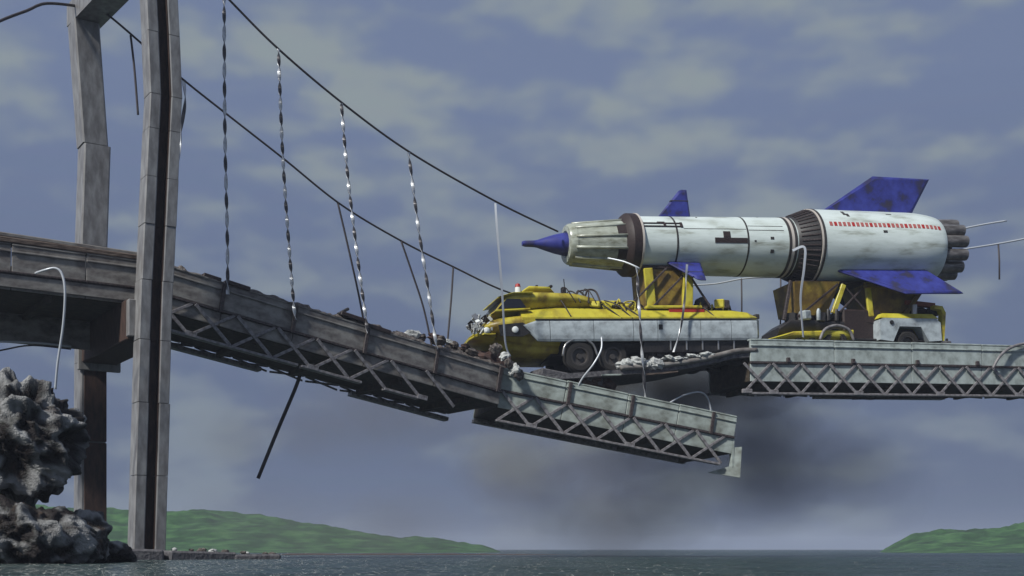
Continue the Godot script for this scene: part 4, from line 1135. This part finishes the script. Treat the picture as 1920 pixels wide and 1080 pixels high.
	solo("loose_wire", tube(smooth_path([Vector3(4.22, 4.57, -37.90), Vector3(4.72, 4.71, -38.10), Vector3(5.34, 5.06, -38.40), Vector3(5.89, 5.21, -38.70), Vector3(6.18, 5.06, -38.85), Vector3(6.31, 4.61, -38.90), Vector3(6.32, 3.94, -38.95)], 0.08), 0.028, 8), M.strip_white, "white wire looping over the side of the hanging span", "wire")
	solo("loose_wire", tube(smooth_path([Vector3(-10.84, 6.53, -27.90), Vector3(-10.58, 6.58, -27.80), Vector3(-10.35, 6.62, -27.80), Vector3(-10.20, 6.49, -27.80), Vector3(-10.13, 6.08, -27.80), Vector3(-10.21, 5.34, -27.90), Vector3(-10.37, 4.51, -28.00), Vector3(-10.46, 3.92, -28.10)], 0.08), 0.028, 8), M.strip_white, "white wire curling over the deck edge left of the tower", "wire")
	solo("loose_wire", tube(smooth_path([Vector3(15.92, 6.25, -40.60), Vector3(16.15, 6.64, -40.60), Vector3(16.59, 6.96, -40.80), Vector3(17.20, 7.13, -41.00), Vector3(17.91, 7.13, -41.20)], 0.08), 0.05, 8), M.bar, "grey wire arching over the plates of the standing span", "wire")
	solo("loose_wire", tube(smooth_path([Vector3(-13.30, 5.44, -30.60), Vector3(-12.59, 5.46, -30.80), Vector3(-11.94, 5.49, -31.20), Vector3(-11.36, 5.47, -31.60)], 0.2), 0.03, 6), M.strip_white, "pale wire slung under the deck left of the tower, the straighter one", "wire")
	solo("loose_wire", tube(smooth_path([Vector3(-13.22, 5.06, -30.40), Vector3(-12.60, 5.22, -30.50), Vector3(-12.05, 5.37, -30.80), Vector3(-11.33, 5.39, -31.50)], 0.2), 0.022, 6), M.cable, "dark wire slung under the deck left of the tower", "wire")
	# remains beyond the rocket's tail
	solo("broken_strand", tube(smooth_path([Vector3(15.67, 11.70, -44.50), Vector3(16.25, 11.86, -44.50), Vector3(17.30, 12.11, -44.70), Vector3(18.06, 12.25, -44.80)], 0.2), 0.035, 6), M.strip_white, "upper pale strand ending in the air behind the rocket's engines", "cable")
	solo("broken_strand", tube(smooth_path([Vector3(15.67, 11.01, -44.50), Vector3(16.48, 11.17, -44.60), Vector3(17.82, 11.44, -44.90), Vector3(19.06, 11.73, -45.20), Vector3(20.42, 12.11, -45.60)], 0.2), 0.035, 6), M.strip_white, "lower pale strand running off behind the rocket's engines", "cable")
	solo("hanger_rod", tube([Vector3(17.80, 11.44, -44.90), Vector3(17.84, 10.79, -44.90), Vector3(17.84, 10.13, -44.90)], 0.035, 6), M.cable, "short dark rod hanging from the pale strand behind the rocket's engines", "hanger", Vector3.ZERO, "dark hanger rods")
	solo("hanger_rod", tube([Vector3(7.95, 9.64, -42.50), Vector3(7.96, 8.93, -42.50), Vector3(7.96, 8.20, -42.50)], 0.028, 6), M.cable, "thin dark rod behind the front transporter's tail", "hanger", Vector3.ZERO, "dark hanger rods")
	solo("hanger_rod", tube([Vector3(9.31, 10.04, -42.50), Vector3(9.31, 8.93, -42.50), Vector3(9.29, 7.46, -42.50)], 0.028, 6), M.cable, "thin dark rod standing between the two transporters", "hanger", Vector3.ZERO, "dark hanger rods")
	solo("broken_strand", tube(smooth_path([Vector3(6.10, 9.40, -42.50), Vector3(7.02, 9.45, -42.50), Vector3(7.95, 9.62, -42.50), Vector3(8.68, 9.67, -42.50), Vector3(9.61, 9.67, -42.50)], 0.2), 0.028, 6), M.strip_white, "pale strand sagging under the rocket between the transporters", "cable")

# ------------------------------------------------------------------ loose rubble
func rubble() -> void:
	solo("earth_heap", stone(501, Vector3(0.95, 0.5, 0.8), 0.5, 30, 18), M.earth, "dark red-brown heap of earth on the road before the crushed nose", "heap", Vector3(-0.90, 5.81, -37.60), "", "", tilt(0, 10, -8))
	solo("earth_heap", stone(502, Vector3(0.7, 0.35, 0.6), 0.6, 24, 14), M.rubble, "grey rubble heap beside the red-brown heap on the sagging span", "heap", Vector3(-1.59, 5.98, -37.20), "", "", tilt(0, 30, -10))
	var spots := [Vector3(-2.11, 6.25, -35.41), Vector3(-1.87, 6.31, -35.81), Vector3(-1.68, 6.20, -35.81), Vector3(-1.38, 6.19, -36.12), Vector3(-2.60, 6.31, -35.21), Vector3(-2.90, 6.33, -35.13), Vector3(-3.28, 6.34, -34.77), Vector3(-2.23, 6.35, -35.33), Vector3(-1.18, 6.06, -36.13)]
	for i in spots.size():
		solo("rubble_piece", stone(520 + i, Vector3(0.2, 0.1, 0.16) * rng.randf_range(0.7, 1.5), 0.8, 12, 8), [M.rubble, M.foam, M.rubble, M.earth][i % 4], "broken piece lying on the plate edge of the sagging span", "rubble", spots[i], "rubble on the sagging span", "", tilt(rng.randf_range(-20, 20), rng.randf() * 180, -12))
	for q in [[Vector3(-7.16, 7.09, -31.89), 0.42], [Vector3(-4.39, 6.61, -33.69), 0.5], [Vector3(-3.77, 6.37, -34.10), 0.5], [Vector3(-7.75, 7.22, -31.56), 0.3]]:
		solo("loose_plank", bbox(Vector3(q[1] * 1.6, 0.12, 0.3), 0.02), M.brown_black, "dark plank lying along the plate edge of the sagging span", "plank", q[0], "planks on the sagging span", "", yaw(33) * tilt(0, 0, -11))
	solo("loose_plank", bbox(Vector3(0.34, 0.08, 0.2), 0.02), M.black, "short black plank sticking up from the plate edge of the sagging span", "plank", Vector3(-4.62, 6.75, -33.54), "", "", yaw(33) * tilt(0, 0, 32))
	# junk hanging where the strip meets the hinge
	var sp := [Vector3(-0.47, 6.14, -36.10), Vector3(-0.23, 5.92, -36.00), Vector3(-0.08, 5.69, -35.95), Vector3(0.09, 5.51, -36.00), Vector3(0.19, 5.39, -36.05)]
	for i in sp.size():
		solo("torn_scrap", stone(540 + i, Vector3(0.2, 0.16, 0.12) * rng.randf_range(0.7, 1.1), 0.9, 12, 8), M.foam if i % 2 else M.rubble, "torn pale scrap at the foot of the smooth white strip", "scrap", sp[i], "scraps at the foot of the white strip", "", tilt(rng.randf() * 60, rng.randf() * 180, -35))
	solo("broken_slab", bbox(Vector3(1.9, 0.3, 0.9), 0.04), M.slab, "dark broken slab lying on the hanging span", "slab", Vector3(1.57, 5.49, -37.90), "", "", yaw(24) * tilt(0, 0, -7))
	solo("broken_slab", bbox(Vector3(0.6, 0.34, 0.5), 0.04), M.slab, "short dark block at the end of the slab on the hanging span", "slab", Vector3(2.43, 5.38, -37.80), "", "", yaw(24) * tilt(0, 0, -9))
	for i in 6:
		var h := rng.randf_range(0.7, 1.3)
		solo("rubble_piece", stone(560 + i, Vector3(0.4, 0.3, 0.35) * h, 0.6, 14, 9), M.earth, "dark chunk of road wedged under the front transporter", "rubble", on_road(lerpf(-7.4, -4.6, i / 5.0), 5.25, 0.9), "chunks under the front transporter")

# ------------------------------------------------------------------ smoke
func puff(parent: Node, at: Vector3, size: Vector3, density: float, c: Color) -> void:
	var f := FogVolume.new()
	f.name = "puff"
	f.shape = RenderingServer.FOG_VOLUME_SHAPE_ELLIPSOID
	f.size = size * 2.0
	var key := "smoke %.3f %s" % [density, c]
	if not M.has(key):
		var m := FogMaterial.new()
		m.density = density
		m.albedo = c
		M[key] = m
	f.material = M[key]
	parent.add_child(f, true)
	f.position = at

func smoke() -> void:
	var s := thing("smoke", "brown-grey smoke and dust billowing below the transporters", "smoke", Vector3.ZERO, Basis.IDENTITY, "", "stuff")
	var brown := rgb(158, 151, 140)
	var grey := rgb(170, 168, 172)
	# banks: middle, reach, puffs, their size, density, colour
	for q in [
		[Vector3(3.15, 5.95, -42.60), Vector3(3.6, 0.45, 1.0), 12, 1.1, 0.3, brown], [Vector3(6.76, 5.79, -43.20), Vector3(2.6, 0.7, 1.0), 13, 1.3, 0.22, brown],
		[Vector3(9.29, 4.70, -44.50), Vector3(2.8, 1.2, 1.0), 13, 1.8, 0.06, brown], [Vector3(10.37, 2.99, -45.00), Vector3(2.6, 1.1, 1.2), 10, 2.0, 0.045, brown],
		[Vector3(6.65, 3.38, -45.00), Vector3(3.6, 1.2, 1.2), 11, 2.0, 0.055, brown], [Vector3(2.35, 3.58, -45.00), Vector3(4.0, 1.1, 1.2), 12, 2.0, 0.06, brown],
		[Vector3(-5.20, 4.85, -46.00), Vector3(6.0, 1.0, 1.6), 12, 2.0, 0.045, brown],
		[Vector3(6.95, 1.37, -47.00), Vector3(6.0, 0.5, 1.6), 9, 2.0, 0.05, grey], [Vector3(-3.48, 1.12, -50.00), Vector3(9.0, 0.4, 2.0), 10, 2.2, 0.05, grey]]:
		for i in q[2]:
			var d := Vector3(rng.randf_range(-1, 1), rng.randf_range(-1, 1), rng.randf_range(-1, 1))
			var z: float = q[3] * rng.randf_range(0.6, 1.25)
			var at: Vector3 = q[0] + d * q[1]
			var sz := Vector3(z * rng.randf_range(0.9, 1.4), z * rng.randf_range(0.7, 1.0), z * 0.9)
			puff(s, at, sz, q[4] * 0.5, q[5])
			puff(s, at + d * 0.1, sz * 0.62, q[4] * 0.6, q[5])
